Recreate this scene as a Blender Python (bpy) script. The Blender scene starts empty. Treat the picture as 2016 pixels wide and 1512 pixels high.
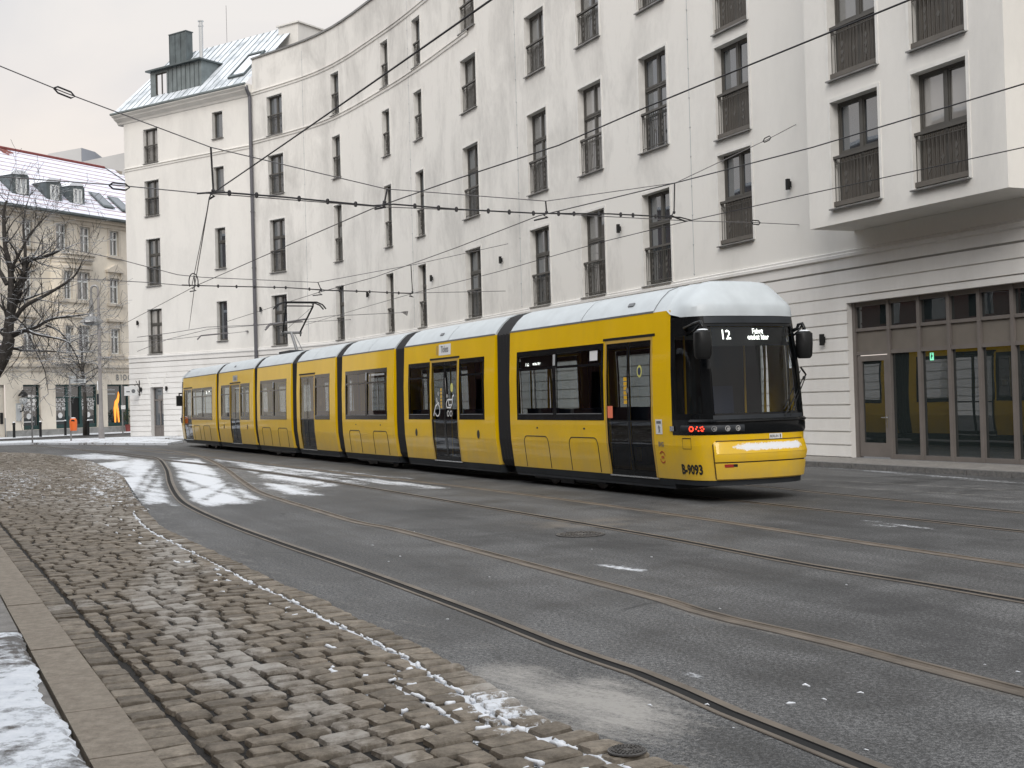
import bpy, math, random
import numpy as np
from mathutils import Vector, Matrix
random.seed(7); rng = np.random.default_rng(7)
PI = math.pi
S = bpy.context.scene
COL = S.collection

# ------------------------------------------------------------------ camera
F, CX, CY, HC, EYE, ROLL = 2450., 1008., 756., 787., 1.62, math.radians(1.6)
pt = math.atan((HC - CY) / F)
fw = np.array([0, math.cos(pt), math.sin(pt)]); X0 = np.array([1., 0, 0]); U0 = np.array([0, -math.sin(pt), math.cos(pt)])
RT = math.cos(ROLL) * X0 - math.sin(ROLL) * U0; UP = math.sin(ROLL) * X0 + math.cos(ROLL) * U0
CAM = np.array([0, 0, EYE])
cam = bpy.data.cameras.new('camera'); co = bpy.data.objects.new('camera', cam); COL.objects.link(co)
cam.sensor_width = 36; cam.lens = 36 * F / 2016; cam.clip_start = .1; cam.clip_end = 2000
co.matrix_world = Matrix(((RT[0], UP[0], -fw[0], 0), (RT[1], UP[1], -fw[1], 0), (RT[2], UP[2], -fw[2], EYE), (0, 0, 0, 1)))
S.camera = co

def ray(px, py): return fw + (px - CX) / F * RT - (py - CY) / F * UP
def G(px, py, z=0.):                       # photo survey: point at a height
    d = ray(px, py); return CAM + (z - EYE) / d[2] * d
def PL(px, py, p0, n):                     # point on a vertical plane
    d = ray(px, py); n = np.array(n); return CAM + np.dot(np.array(p0) - CAM, n) / np.dot(d, n) * d
def proj(P):
    v = np.array(P) - CAM; z = v @ fw; return CX + F * (v @ RT) / z, CY - F * (v @ UP) / z

# ------------------------------------------------------------------ materials
def new_mat(name):
    m = bpy.data.materials.new(name); m.use_nodes = True
    nt = m.node_tree; return m, nt, nt.nodes['Principled BSDF']
def N(nt, t, **k):
    n = nt.nodes.new(t)
    for a, v in k.items():
        if a.startswith('i_'):
            n.inputs[int(a[2:]) if a[2:].isdigit() else a[2:].replace('_', ' ')].default_value = v
        else: setattr(n, a, v)
    return n
def ramp(nt, fac, stops):
    r = N(nt, 'ShaderNodeValToRGB'); e = r.color_ramp.elements
    while len(e) < len(stops): e.new(.5)
    for q, (p, c) in zip(e, stops): q.position = p; q.color = (*c, 1) if len(c) == 3 else c
    nt.links.new(fac, r.inputs[0]); return r.outputs[0]
def g3(v): return (v, v, v)
def noise(nt, scale, detail=4, sc=(1, 1, 1), rough=.5, dist=0):
    tc = N(nt, 'ShaderNodeTexCoord'); mp = N(nt, 'ShaderNodeMapping'); mp.inputs['Scale'].default_value = sc
    n = N(nt, 'ShaderNodeTexNoise'); n.inputs['Scale'].default_value = scale; n.inputs['Detail'].default_value = detail
    n.inputs['Roughness'].default_value = rough; n.inputs['Distortion'].default_value = dist
    nt.links.new(tc.outputs['Object'], mp.inputs[0]); nt.links.new(mp.outputs[0], n.inputs['Vector']); return n.outputs[0]
def hc(nt, v, lo=.36, hi=.64): return ramp(nt, v, [(lo, g3(0.)), (hi, g3(1.))])
def noise_rot(nt, scale, detail, sc, ang, rough=.6):
    tc = N(nt, 'ShaderNodeTexCoord'); m1 = N(nt, 'ShaderNodeMapping'); m1.inputs['Rotation'].default_value = (0, 0, ang); m2 = N(nt, 'ShaderNodeMapping'); m2.inputs['Scale'].default_value = sc
    n = N(nt, 'ShaderNodeTexNoise'); n.inputs['Scale'].default_value = scale; n.inputs['Detail'].default_value = detail; n.inputs['Roughness'].default_value = rough
    nt.links.new(tc.outputs['Object'], m1.inputs[0]); nt.links.new(m1.outputs[0], m2.inputs[0]); nt.links.new(m2.outputs[0], n.inputs['Vector']); return n.outputs[0]
def mixc(nt, fac, a, b, mode='MIX'):
    m = N(nt, 'ShaderNodeMix', data_type='RGBA', blend_type=mode)
    for sock, v in ((m.inputs[0], fac), (m.inputs[6], a), (m.inputs[7], b)):
        if hasattr(v, 'is_linked'): nt.links.new(v, sock)
        elif isinstance(v, (int, float)): sock.default_value = v
        else: sock.default_value = (*v, 1)
    return m.outputs[2]
def math_(nt, op, a, b=None, clamp=False):
    m = N(nt, 'ShaderNodeMath', operation=op, use_clamp=clamp)
    for sock, v in zip(m.inputs, (a, b)):
        if v is None: continue
        if hasattr(v, 'is_linked'): nt.links.new(v, sock)
        else: sock.default_value = v
    return m.outputs[0]
def attr(nt, name): return N(nt, 'ShaderNodeAttribute', attribute_name=name).outputs['Fac']
def bump(nt, b, h, strength, dist=.01):
    n = N(nt, 'ShaderNodeBump'); n.inputs['Strength'].default_value = strength; n.inputs['Distance'].default_value = dist
    nt.links.new(h, n.inputs['Height']); nt.links.new(n.outputs[0], b.inputs['Normal'])
def simple(name, c, rough=.6, metal=0., var=0., vs=3., bmp=0., bs=40., spec=.5, coat=0., sc=(1, 1, 1)):
    m, nt, b = new_mat(name)
    b.inputs['Roughness'].default_value = rough; b.inputs['Metallic'].default_value = metal
    b.inputs['Specular IOR Level'].default_value = spec; b.inputs['Coat Weight'].default_value = coat; b.inputs['Coat Roughness'].default_value = .03
    if var:
        lo = tuple(x * (1 - var) for x in c); hi = tuple(min(1, x * (1 + var)) for x in c)
        nt.links.new(ramp(nt, noise(nt, vs, 5, sc), [(.3, lo), (.7, hi)]), b.inputs['Base Color'])
    else: b.inputs['Base Color'].default_value = (*c, 1)
    if bmp: bump(nt, b, noise(nt, bs, 3), bmp)
    return m
def emit(name, c, s):
    m, nt, b = new_mat(name); b.inputs['Base Color'].default_value = (*c, 1)
    b.inputs['Emission Color'].default_value = (*c, 1); b.inputs['Emission Strength'].default_value = s; return m
def glass(name, tint, refl_ior=1.55, see=True, rough=.0):
    m, nt, b = new_mat(name); nt.nodes.remove(b); out = nt.nodes['Material Output']
    fr = N(nt, 'ShaderNodeFresnel'); fr.inputs[0].default_value = refl_ior
    gl = N(nt, 'ShaderNodeBsdfGlossy'); gl.inputs['Roughness'].default_value = rough; gl.inputs['Color'].default_value = (.95, .97, 1, 1)
    bn = N(nt, 'ShaderNodeBump'); bn.inputs['Strength'].default_value = .05; bn.inputs['Distance'].default_value = .02
    nt.links.new(noise(nt, 1.3, 1), bn.inputs['Height']); nt.links.new(bn.outputs[0], gl.inputs['Normal'])
    tr = N(nt, 'ShaderNodeBsdfTransparent' if see else 'ShaderNodeBsdfDiffuse'); tr.inputs['Color'].default_value = (*tint, 1)
    mx = N(nt, 'ShaderNodeMixShader'); nt.links.new(fr.outputs[0], mx.inputs[0]); nt.links.new(tr.outputs[0], mx.inputs[1]); nt.links.new(gl.outputs[0], mx.inputs[2])
    nt.links.new(mx.outputs[0], out.inputs[0]); return m

def plaster(name, c, dirt, amount, lo=.42, hi=.72, fade=False):
    m, nt, b = new_mat(name); b.inputs['Roughness'].default_value = .9; b.inputs['Specular IOR Level'].default_value = .2
    big = noise(nt, .42, 5, (1, 1, .55), .62, .6); st = noise(nt, 1.5, 4, (1, 1, .22), .55)
    fine = noise(nt, 7, 6, (1, 1, .5), .7)
    f = math_(nt, 'ADD', math_(nt, 'MULTIPLY', big, .80), math_(nt, 'MULTIPLY', st, .24))
    f = math_(nt, 'ADD', f, math_(nt, 'MULTIPLY', fine, .22))
    f = math_(nt, 'SUBTRACT', f, .13)
    f = ramp(nt, f, [(lo, g3(0.)), (hi, g3(1.))])
    f = math_(nt, 'MULTIPLY', f, amount)
    if fade:                                   # the stretch next to the bay has been repainted
        tc = N(nt, 'ShaderNodeTexCoord'); s_ = N(nt, 'ShaderNodeSeparateXYZ'); nt.links.new(tc.outputs['Object'], s_.inputs[0]); mr = N(nt, 'ShaderNodeMapRange'); mr.inputs[1].default_value = -10.5; mr.inputs[2].default_value = -3.; mr.inputs[3].default_value = .25; nt.links.new(s_.outputs[1], mr.inputs[0]); f = math_(nt, 'MULTIPLY', f, mr.outputs[0])
    nt.links.new(mixc(nt, f, c, dirt), b.inputs['Base Color'])
    bump(nt, b, noise(nt, 55, 4), .35, .006); return m

M = {}
M['plaster'] = plaster('stained white plaster', (.79, .775, .74), (.47, .46, .44), .74, .44, .70, True)
M['plaster_clean'] = plaster('white plaster', (.78, .765, .73), (.58, .57, .55), .6)
M['plaster_rust'] = plaster('white rustic plaster', (.78, .77, .75), (.58, .565, .54), .6)
M['beige'] = plaster('beige plaster', (.80, .74, .635), (.50, .45, .39), .7)
M['beige_trim'] = plaster('beige stucco trim', (.66, .605, .52), (.42, .38, .33), .8)
M['plinth'] = simple('grey plinth', (.25, .25, .24), .8, var=.2)
M['frame'] = simple('taupe window frame', (.082, .078, .070), .5, var=.15)
M['shopframe'] = simple('taupe shop frame', (.165, .148, .138), .45, var=.08)
M['shoppanel'] = simple('taupe spandrel', (.17, .152, .132), .55, var=.08)
M['white_frame'] = simple('white window frame', (.75, .77, .76), .4)
M['trim'] = simple('pale reveal trim', (.74, .73, .70), .8, var=.08)
M['sill'] = simple('grey metal sill', (.25, .25, .245), .35, .7, var=.2)
M['rail'] = simple('dark railing', (.085, .08, .072), .5)
M['solidpanel'] = simple('brown window panel', (.12, .108, .094), .5, var=.12, sc=(1, 1, .2))
M['pane'] = glass('window glass', (.05, .06, .07), 2.7, see=False)
M['pane_pale'] = glass('window glass before pale blind', (.13, .13, .125), 2.7, see=False)
M['pane_curtain'] = glass('window glass before drawn curtain', (.30, .29, .275), 2.4, see=False)
M['shopglass'] = glass('shop glass', (.02, .026, .026), 2.4, see=False)
M['tramglass'] = glass('tinted tram glass', (.52, .55, .56), 1.36)
M['cabglass'] = glass('cab glass', (.70, .74, .74), 1.42)
M['doorglass'] = glass('door glass', (.42, .45, .46), 1.40)
def tram_paint():
    m, nt, b = new_mat('yellow tram paint')
    f = noise(nt, 1.2, 5, (1, 1, .5), .6)
    c = ramp(nt, f, [(.3, (.76, .47, .0)), (.7, (.83, .525, .0))])
    gr = ramp(nt, noise(nt, 5, 6, (1, 1, .25), .65), [(.55, g3(0.)), (.9, g3(.16))])
    tc = N(nt, 'ShaderNodeTexCoord'); s_ = N(nt, 'ShaderNodeSeparateXYZ'); nt.links.new(tc.outputs['Object'], s_.inputs[0])   # road salt splashed on the lower panels
    lo_ = ramp(nt, math_(nt, 'ADD', s_.outputs[2], math_(nt, 'MULTIPLY', math_(nt, 'SUBTRACT', noise(nt, 2.6, 7, (1, 1, .6), .72), .5), 1.4)), [(.30, g3(.42)), (1.0, g3(0.))])
    c = mixc(nt, gr, c, (.34, .24, .09)); nt.links.new(mixc(nt, lo_, c, (.36, .29, .17)), b.inputs['Base Color'])
    b.inputs['Roughness'].default_value = .35; b.inputs['Specular IOR Level'].default_value = .25; b.inputs['Coat Weight'].default_value = .38; b.inputs['Coat Roughness'].default_value = .04
    bump(nt, b, noise(nt, 2.2, 2, (1, 1, 3)), .12, .02); return m
M['yellow'] = tram_paint()
M['doortrim'] = simple('ochre door trim', (.50, .32, .06), .4)
M['tramroof'] = simple('pale tram roof with frost', (.52, .565, .59), .4, var=.07, vs=3.5, bmp=.05, bs=30)
M['black'] = simple('black gloss panel', (.006, .007, .008), .14, spec=.3)
M['blackmat'] = simple('black matt', (.010, .0105, .011), .5, spec=.3)
M['dgrey'] = simple('dark grey skirt', (.024, .028, .033), .5, var=.2, spec=.3)
M['rubber'] = simple('bellows rubber', (.020, .020, .0215), .55, spec=.3)
M['chrome'] = simple('bright metal', (.6, .62, .63), .25, .9)
M['lens'] = simple('lamp lens', (.45, .47, .48), .12, .6)
M['red'] = emit('red lamp', (1., .05, .02), 2.2)
M['redflat'] = simple('red reflector', (.32, .02, .015), .3)
M['led'] = emit('led display', (.95, .95, .88), 3.2)
M['ledg'] = emit('green exit sign', (.25, .9, .55), .55)
M['orange_sheet'] = simple('orange sticker', (.85, .22, .12), .6)
M['whitepaint'] = simple('white sticker', (.75, .76, .76), .5)
M['greypaint'] = simple('grey sticker', (.42, .44, .45), .5)
M['inkdark'] = simple('dark lettering', (.02, .02, .02), .5)
M['inkred'] = simple('red lettering', (.45, .07, .03), .5)
M['inkgrey'] = simple('grey lettering', (.16, .17, .18), .5)
M['seat'] = simple('dark seat fabric', (.04, .05, .09), .9)
M['inside'] = simple('pale interior lining', (.34, .34, .33), .7)
M['pole'] = simple('yellow grab pole', (.72, .42, .02), .35)
M['floor'] = simple('tram floor', (.07, .07, .07), .8)
M['wire'] = simple('dark wire', (.022, .021, .024), .5)
M['wiregrey'] = simple('grey steel rope', (.13, .125, .13), .5)
M['zinc'] = simple('standing seam zinc', (.19, .22, .225), .45, .35, var=.22, vs=2)
M['zincdark'] = simple('dark zinc', (.11, .132, .137), .5, .3, var=.25, vs=2)
M['pipe'] = simple('grey downpipe', (.12, .12, .135), .45, .3)
M['steel'] = simple('galvanised steel', (.27, .27, .27), .45, .5, var=.15)
M['pinkpole'] = simple('grey lamp post', (.27, .255, .25), .55, var=.1)
M['orange'] = simple('orange bin', (.80, .16, .03), .45, var=.08)
M['teal'] = simple('dark green shop frame', (.012, .05, .05), .4)
M['ledfig'] = emit('amber neon', (1., .34, .05), .9)
M['iron'] = simple('cast iron', (.11, .105, .10), .5, .4, var=.3, vs=30)
M['brick'] = None

def snow_nodes(nt, base, thr_noise, a):          # snow lies where the attribute says, broken by noise
    pass
def mat_asphalt():
    m, nt, b = new_mat('worn asphalt')
    sp = math_(nt, 'ADD', math_(nt, 'MULTIPLY', noise(nt, 120, 2, rough=.8), .5), math_(nt, 'MULTIPLY', noise(nt, 38, 3, rough=.8), .5)); md = noise(nt, .9, 6, (1, 1, 1), .65, .5); lg = noise(nt, .17, 4, rough=.6)
    c = ramp(nt, sp, [(.415, (.016, .0165, .017)), (.50, (.066, .067, .068)), (.585, (.21, .21, .207))])
    c = mixc(nt, 1., c, ramp(nt, md, [(.38, g3(.62)), (.60, g3(1.15))]), 'MULTIPLY')
    c = mixc(nt, 1., c, ramp(nt, noise_rot(nt, .55, 6, (3.2, .22, 1), math.radians(-24.7), .65), [(.38, g3(.74)), (.62, g3(1.22))]), 'MULTIPLY')
    c = mixc(nt, 1., c, ramp(nt, lg, [(.36, g3(.78)), (.64, g3(1.14))]), 'MULTIPLY')
    wear = attr(nt, 'wear')                     # dark worn or wet patches
    wn = math_(nt, 'MULTIPLY', wear, ramp(nt, noise(nt, 2.2, 6, rough=.7), [(.3, g3(.3)), (.6, g3(1.))]))
    c = mixc(nt, wn, c, (.022, .022, .023))
    vo = N(nt, 'ShaderNodeTexVoronoi', feature='DISTANCE_TO_EDGE'); vo.inputs['Scale'].default_value = .33; tcv = N(nt, 'ShaderNodeTexCoord'); vm = N(nt, 'ShaderNodeVectorMath', operation='ADD'); wn_ = N(nt, 'ShaderNodeTexNoise'); wn_.inputs['Scale'].default_value = 1.1; wn_.inputs['Detail'].default_value = 6
    nt.links.new(tcv.outputs['Object'], wn_.inputs['Vector']); nt.links.new(tcv.outputs['Object'], vm.inputs[0]); nt.links.new(wn_.outputs['Color'], vm.inputs[1]); nt.links.new(vm.outputs[0], vo.inputs['Vector'])
    cr_ = math_(nt, 'MULTIPLY', ramp(nt, vo.outputs['Distance'], [(.0, g3(1.)), (.006, g3(.7)), (.012, g3(0.))]), hc(nt, noise(nt, .6, 4), .50, .62))
    c = mixc(nt, math_(nt, 'MULTIPLY', cr_, .75), c, (.016, .016, .017))
    dust = attr(nt, 'dust')
    dz = math_(nt, 'ADD', math_(nt, 'MULTIPLY', hc(nt, noise_rot(nt, 3.5, 8, (2.6, .5, 1), math.radians(-38), .78), .34, .66), .6), math_(nt, 'MULTIPLY', hc(nt, noise(nt, 30, 5, rough=.8), .36, .64), .4))
    dn = ramp(nt, math_(nt, 'ADD', dust, math_(nt, 'MULTIPLY', math_(nt, 'SUBTRACT', dz, .5), .95)), [(.34, g3(0.)), (1.05, g3(.95))])
    dn = math_(nt, 'MULTIPLY', dn, ramp(nt, dust, [(.02, g3(0.)), (.2, g3(1.))]))
    c = mixc(nt, dn, c, (.36, .345, .32))
    tan = attr(nt, 'tan')
    c = mixc(nt, math_(nt, 'MULTIPLY', tan, ramp(nt, noise(nt, 1.6, 5, rough=.7), [(.40, g3(.0)), (.60, g3(1.))])), c, (.20, .17, .135))
    sn = attr(nt, 'snow')
    nz = math_(nt, 'ADD', math_(nt, 'MULTIPLY', hc(nt, noise_rot(nt, 1.5, 8, (2.8, .40, 1), math.radians(-30), .74), .34, .66), .62), math_(nt, 'MULTIPLY', hc(nt, noise(nt, 16, 5, rough=.75), .34, .66), .42))
    f = ramp(nt, math_(nt, 'ADD', sn, math_(nt, 'SUBTRACT', nz, .5)), [(.36, g3(0.)), (.56, g3(.6)), (.86, g3(1.))])
    f = math_(nt, 'MULTIPLY', f, ramp(nt, sn, [(.02, g3(0.)), (.1, g3(1.))]))
    c = mixc(nt, f, c, (.76, .79, .83))
    nt.links.new(c, b.inputs['Base Color'])
    nt.links.new(ramp(nt, math_(nt, 'ADD', md, wear), [(.25, g3(.52)), (.7, g3(.72))]), b.inputs['Roughness'])
    bump(nt, b, math_(nt, 'ADD', sp, math_(nt, 'MULTIPLY', f, .8)), .5, .008); return m
M['asphalt'] = mat_asphalt()
def mat_stone(name, lo, hi, use_tone=True, scale=9.):
    m, nt, b = new_mat(name)
    c = ramp(nt, noise(nt, scale, 8, rough=.78), [(.36, lo), (.64, hi)])
    if use_tone:
        tone = attr(nt, 'tone')
        c = mixc(nt, 1., c, ramp(nt, tone, [(0., (.60, .58, .56)), (.5, (1., .98, .95)), (1., (1.4, 1.38, 1.35))]), 'MULTIPLY')
        dust = attr(nt, 'dust')
        dz = math_(nt, 'ADD', math_(nt, 'MULTIPLY', tone, .75), math_(nt, 'MULTIPLY', hc(nt, noise(nt, 9, 7, rough=.75), .34, .66), .5)); dn = math_(nt, 'MULTIPLY', ramp(nt, math_(nt, 'ADD', dust, math_(nt, 'SUBTRACT', dz, .6)), [(.45, g3(0.)), (1.0, g3(.8))]), ramp(nt, dust, [(.05, g3(0.)), (.25, g3(1.))]))
        c = mixc(nt, dn, c, (.42, .40, .37))
        sn = attr(nt, 'snow')
        f = ramp(nt, math_(nt, 'ADD', sn, math_(nt, 'SUBTRACT', hc(nt, noise(nt, 7, 6, rough=.75), .34, .66), .5)), [(.45, g3(0.)), (.70, g3(1.))])
        c = mixc(nt, math_(nt, 'MULTIPLY', f, ramp(nt, sn, [(.02, g3(0.)), (.1, g3(1.))])), c, (.76, .79, .83))
    nt.links.new(c, b.inputs['Base Color']); b.inputs['Roughness'].default_value = .7; b.inputs['Specular IOR Level'].default_value = .3
    bump(nt, b, noise(nt, 38, 6, rough=.75), .8, .012); return m
M['cobble'] = mat_stone('granite setts', (.112, .096, .076), (.285, .250, .205))
M['joint'] = mat_stone('dark joints', (.005, .0045, .004), (.018, .015, .012), True, 30.)
M['kerb'] = mat_stone('sandy granite kerb', (.20, .17, .135), (.33, .285, .23), False, 14.)
M['kerbgrey'] = mat_stone('grey granite kerb', (.10, .10, .10), (.2, .195, .19), False, 14.)
M['paving'] = mat_stone('grey pavement slabs', (.17, .16, .15), (.30, .285, .265), False, 6.)
def mat_snowwalk(name, cut0, cut1, under):
    m, nt, b = new_mat(name)
    n1 = noise(nt, 1.1, 8, (1, .6, 1), .68, .6); n2 = noise(nt, 9, 5, (1, 1, 1), .7)
    f = ramp(nt, math_(nt, 'ADD', math_(nt, 'MULTIPLY', hc(nt, n1, .34, .66), .65), math_(nt, 'MULTIPLY', hc(nt, n2, .34, .66), .35)), [(cut0, g3(0.)), (cut1, g3(1.))])
    c = mixc(nt, f, under, ramp(nt, n2, [(.3, (.60, .64, .69)), (.7, (.80, .83, .87))]))
    nt.links.new(c, b.inputs['Base Color']); b.inputs['Roughness'].default_value = .7
    bump(nt, b, math_(nt, 'ADD', f, n2), .5, .02); return m
M['snowwalk'] = mat_snowwalk('trodden snow', .22, .50, (.10, .092, .085))
M['snowfar'] = mat_snowwalk('pavement snow', .26, .42, (.22, .21, .20))
M['snow'] = simple('snow', (.80, .83, .87), .7, var=.06, vs=4, bmp=.4, bs=12)
def mat_bark():
    m, nt, b = new_mat('dark bark with snow')
    ge = N(nt, 'ShaderNodeNewGeometry'); sp = N(nt, 'ShaderNodeSeparateXYZ'); nt.links.new(ge.outputs['Normal'], sp.inputs[0])
    f = ramp(nt, math_(nt, 'ADD', sp.outputs[2], math_(nt, 'MULTIPLY', noise(nt, 3, 4), .8)), [(1.02, g3(0.)), (1.15, g3(.85))])
    f = ramp(nt, math_(nt, 'MULTIPLY', math_(nt, 'ADD', sp.outputs[2], math_(nt, 'MULTIPLY', noise(nt, 3, 4), .8)), .6), [(.66, g3(0.)), (.74, g3(.9))])
    c = ramp(nt, noise(nt, 12, 5), [(.3, (.025, .022, .020)), (.7, (.065, .058, .052))])
    nt.links.new(mixc(nt, f, c, (.75, .78, .82)), b.inputs['Base Color']); b.inputs['Roughness'].default_value = .85; return m
M['bark'] = mat_bark()
def mat_tiles():
    m, nt, b = new_mat('red tiles under snow')
    tc = N(nt, 'ShaderNodeTexCoord'); sx = N(nt, 'ShaderNodeSeparateXYZ'); nt.links.new(tc.outputs['Object'], sx.inputs[0])
    row = math_(nt, 'FRACT', math_(nt, 'MULTIPLY', sx.outputs[2], 2.55))
    line = ramp(nt, row, [(.0, g3(.75)), (.12, g3(.85)), (.26, g3(0.)), (1., g3(0.))])
    bare = ramp(nt, math_(nt, 'ADD', noise(nt, .8, 5, rough=.6), attr(nt, 'bare')), [(.66, g3(0.)), (.74, g3(1.))])
    f = math_(nt, 'MAXIMUM', math_(nt, 'MULTIPLY', line, ramp(nt, noise(nt, 2.5, 4), [(.3, g3(.55)), (.55, g3(1.))])), bare)
    tile = ramp(nt, noise(nt, 5, 3), [(.3, (.13, .035, .03)), (.7, (.24, .07, .05))])
    nt.links.new(mixc(nt, f, (.72, .73, .82), tile), b.inputs['Base Color']); b.inputs['Roughness'].default_value = .8; return m
M['tiles'] = mat_tiles()
def mat_seam(name, snow):
    m, nt, b = new_mat(name)
    f = ramp(nt, noise(nt, .9, 6, rough=.65), [(.30, g3(0.)), (.52, g3(snow))])
    nt.links.new(mixc(nt, f, (.36, .40, .43), (.78, .82, .87)), b.inputs['Base Color']); b.inputs['Roughness'].default_value = .45; b.inputs['Metallic'].default_value = .15; return m
M['snowroof'] = mat_seam('frosted metal roof', .9)
def mat_brick():
    m, nt, b = new_mat('red brick')
    tc = N(nt, 'ShaderNodeTexCoord'); sx = N(nt, 'ShaderNodeSeparateXYZ'); cb = N(nt, 'ShaderNodeCombineXYZ')
    nt.links.new(tc.outputs['Object'], sx.inputs[0]); nt.links.new(sx.outputs[1], cb.inputs[0]); nt.links.new(sx.outputs[2], cb.inputs[1])
    br = N(nt, 'ShaderNodeTexBrick'); br.inputs['Scale'].default_value = 4; br.inputs['Color1'].default_value = (.11, .035, .026, 1); br.inputs['Color2'].default_value = (.075, .026, .02, 1); br.inputs['Mortar'].default_value = (.12, .11, .10, 1)
    nt.links.new(cb.outputs[0], br.inputs['Vector']); nt.links.new(br.outputs[0], b.inputs['Base Color']); b.inputs['Roughness'].default_value = .85; return m
M['brick'] = mat_brick()

# ------------------------------------------------------------------ mesh helpers
INV = {}
def root_of(o):
    while o.parent: o = o.parent
    return o
class MB:
    def __init__(s): s.v = []; s.f = []
    def add(s, vs, fs):
        n = len(s.v); s.v += [tuple(map(float, p)) for p in vs]; s.f += [tuple(i + n for i in f) for f in fs]; return s
    def quad(s, a, b, c, d): return s.add([a, b, c, d], [(0, 1, 2, 3)])
    def frame_box(s, o, ax, ay, az):                       # box from corner o along three vectors
        o, ax, ay, az = map(np.array, (o, ax, ay, az))
        p = [o, o + ax, o + ax + ay, o + ay]; p += [q + az for q in p]
        return s.add(p, [(0, 3, 2, 1), (4, 5, 6, 7), (0, 1, 5, 4), (1, 2, 6, 5), (2, 3, 7, 6), (3, 0, 4, 7)])
    def box(s, x0, x1, y0, y1, z0, z1): return s.frame_box((x0, y0, z0), (x1 - x0, 0, 0), (0, y1 - y0, 0), (0, 0, z1 - z0))
    def tube(s, pts, r, n=6, cap=True):
        pts = [np.array(p, float) for p in pts]; k = len(pts); rs = r if hasattr(r, '__len__') else [r] * k
        vs = []; pu = None
        for i, p in enumerate(pts):
            t = pts[min(i + 1, k - 1)] - pts[max(i - 1, 0)]; t = t / (np.linalg.norm(t) + 1e-9)
            a = np.array([0, 0, 1.]) if pu is None else pu
            if pu is None and abs(t[2]) > .9: a = np.array([1., 0, 0])
            u = a - t * (a @ t)
            if np.linalg.norm(u) < 1e-4: u = np.cross(t, [1, 0.3, 0])
            u /= np.linalg.norm(u); w = np.cross(t, u); pu = u
            vs += [p + rs[i] * (math.cos(2 * PI * j / n) * u + math.sin(2 * PI * j / n) * w) for j in range(n)]
        fs = [(i * n + j, i * n + (j + 1) % n, (i + 1) * n + (j + 1) % n, (i + 1) * n + j) for i in range(k - 1) for j in range(n)]
        if cap: fs += [tuple(range(n))[::-1], tuple((k - 1) * n + j for j in range(n))]
        return s.add(vs, fs)
    def lathe(s, prof, c=(0, 0, 0), n=16):
        k = len(prof); c = np.array(c); vs = []
        for r, z in prof: vs += [c + (r * math.cos(2 * PI * j / n), r * math.sin(2 * PI * j / n), z) for j in range(n)]
        fs = [(i * n + j, i * n + (j + 1) % n, (i + 1) * n + (j + 1) % n, (i + 1) * n + j) for i in range(k - 1) for j in range(n)]
        fs += [tuple(range(n))[::-1], tuple((k - 1) * n + j for j in range(n))]
        return s.add(vs, fs)
    def sphere(s, c, r, n=8, sz=1.):
        return s.lathe([(max(.001, r * math.sin(PI * i / n)), -r * sz * math.cos(PI * i / n)) for i in range(n + 1)], c, n + 2)
    def grid(s, fn, us, vs_):
        nu, nv = len(us), len(vs_)
        return s.add([fn(u, v) for v in vs_ for u in us], [(j * nu + i, j * nu + i + 1, (j + 1) * nu + i + 1, (j + 1) * nu + i) for j in range(nv - 1) for i in range(nu - 1)])
    def prism(s, poly, ext):                               # polygon (3d pts) extruded by vector
        k = len(poly); ext = np.array(ext); p = [np.array(q) for q in poly]
        return s.add(p + [q + ext for q in p], [tuple(range(k))[::-1], tuple(range(k, 2 * k))] + [(i, (i + 1) % k, k + (i + 1) % k, k + i) for i in range(k)])
    def build(s, name, mat, parent=None, smooth=False, local=False, attrs=None):
        me = bpy.data.meshes.new(name); vs = s.v
        if parent is not None and not local:
            q = INV.get(root_of(parent).name)
            if q is not None:
                A = np.array(vs); A = np.c_[A, np.ones(len(A))] @ q.T; vs = A[:, :3].tolist()
        me.from_pydata(vs, [], s.f); me.update()
        for mm in (mat if isinstance(mat, (list, tuple)) else [mat]): me.materials.append(M[mm])
        if smooth: me.polygons.foreach_set('use_smooth', [True] * len(me.polygons))
        for k, a in (attrs or {}).items():
            at = me.attributes.new(k, 'FLOAT', 'POINT'); at.data.foreach_set('value', np.asarray(a, np.float32))
        o = bpy.data.objects.new(name, me); COL.objects.link(o)
        if parent is not None: o.parent = parent
        return o
def autosmooth(o, ang=35):
    me = o.data; me.polygons.foreach_set('use_smooth', [True] * len(me.polygons))
    try: me.set_sharp_from_angle(angle=math.radians(ang))
    except Exception: pass
    return o
def tag(o, label=None, cat=None, group=None, kind=None):
    for k, v in (('label', label), ('category', cat), ('group', group), ('kind', kind)):
        if v: o[k] = v
    return o
def thing(name, label, cat, loc=(0, 0, 0), rot=0., group=None):
    o = bpy.data.objects.new(name, None); COL.objects.link(o); o.empty_display_size = .1
    o.location = loc; o.rotation_euler = (0, 0, rot)
    Mx = Matrix.Translation(Vector([float(q) for q in loc])) @ Matrix.Rotation(rot, 4, 'Z'); INV[o.name] = np.array(Mx.inverted())
    return tag(o, label, cat, group)
def copy_tree(o, parent=None):
    c = o.copy(); COL.objects.link(c); c.parent = parent
    for ch in list(o.children): copy_tree(ch, c)
    return c
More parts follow.
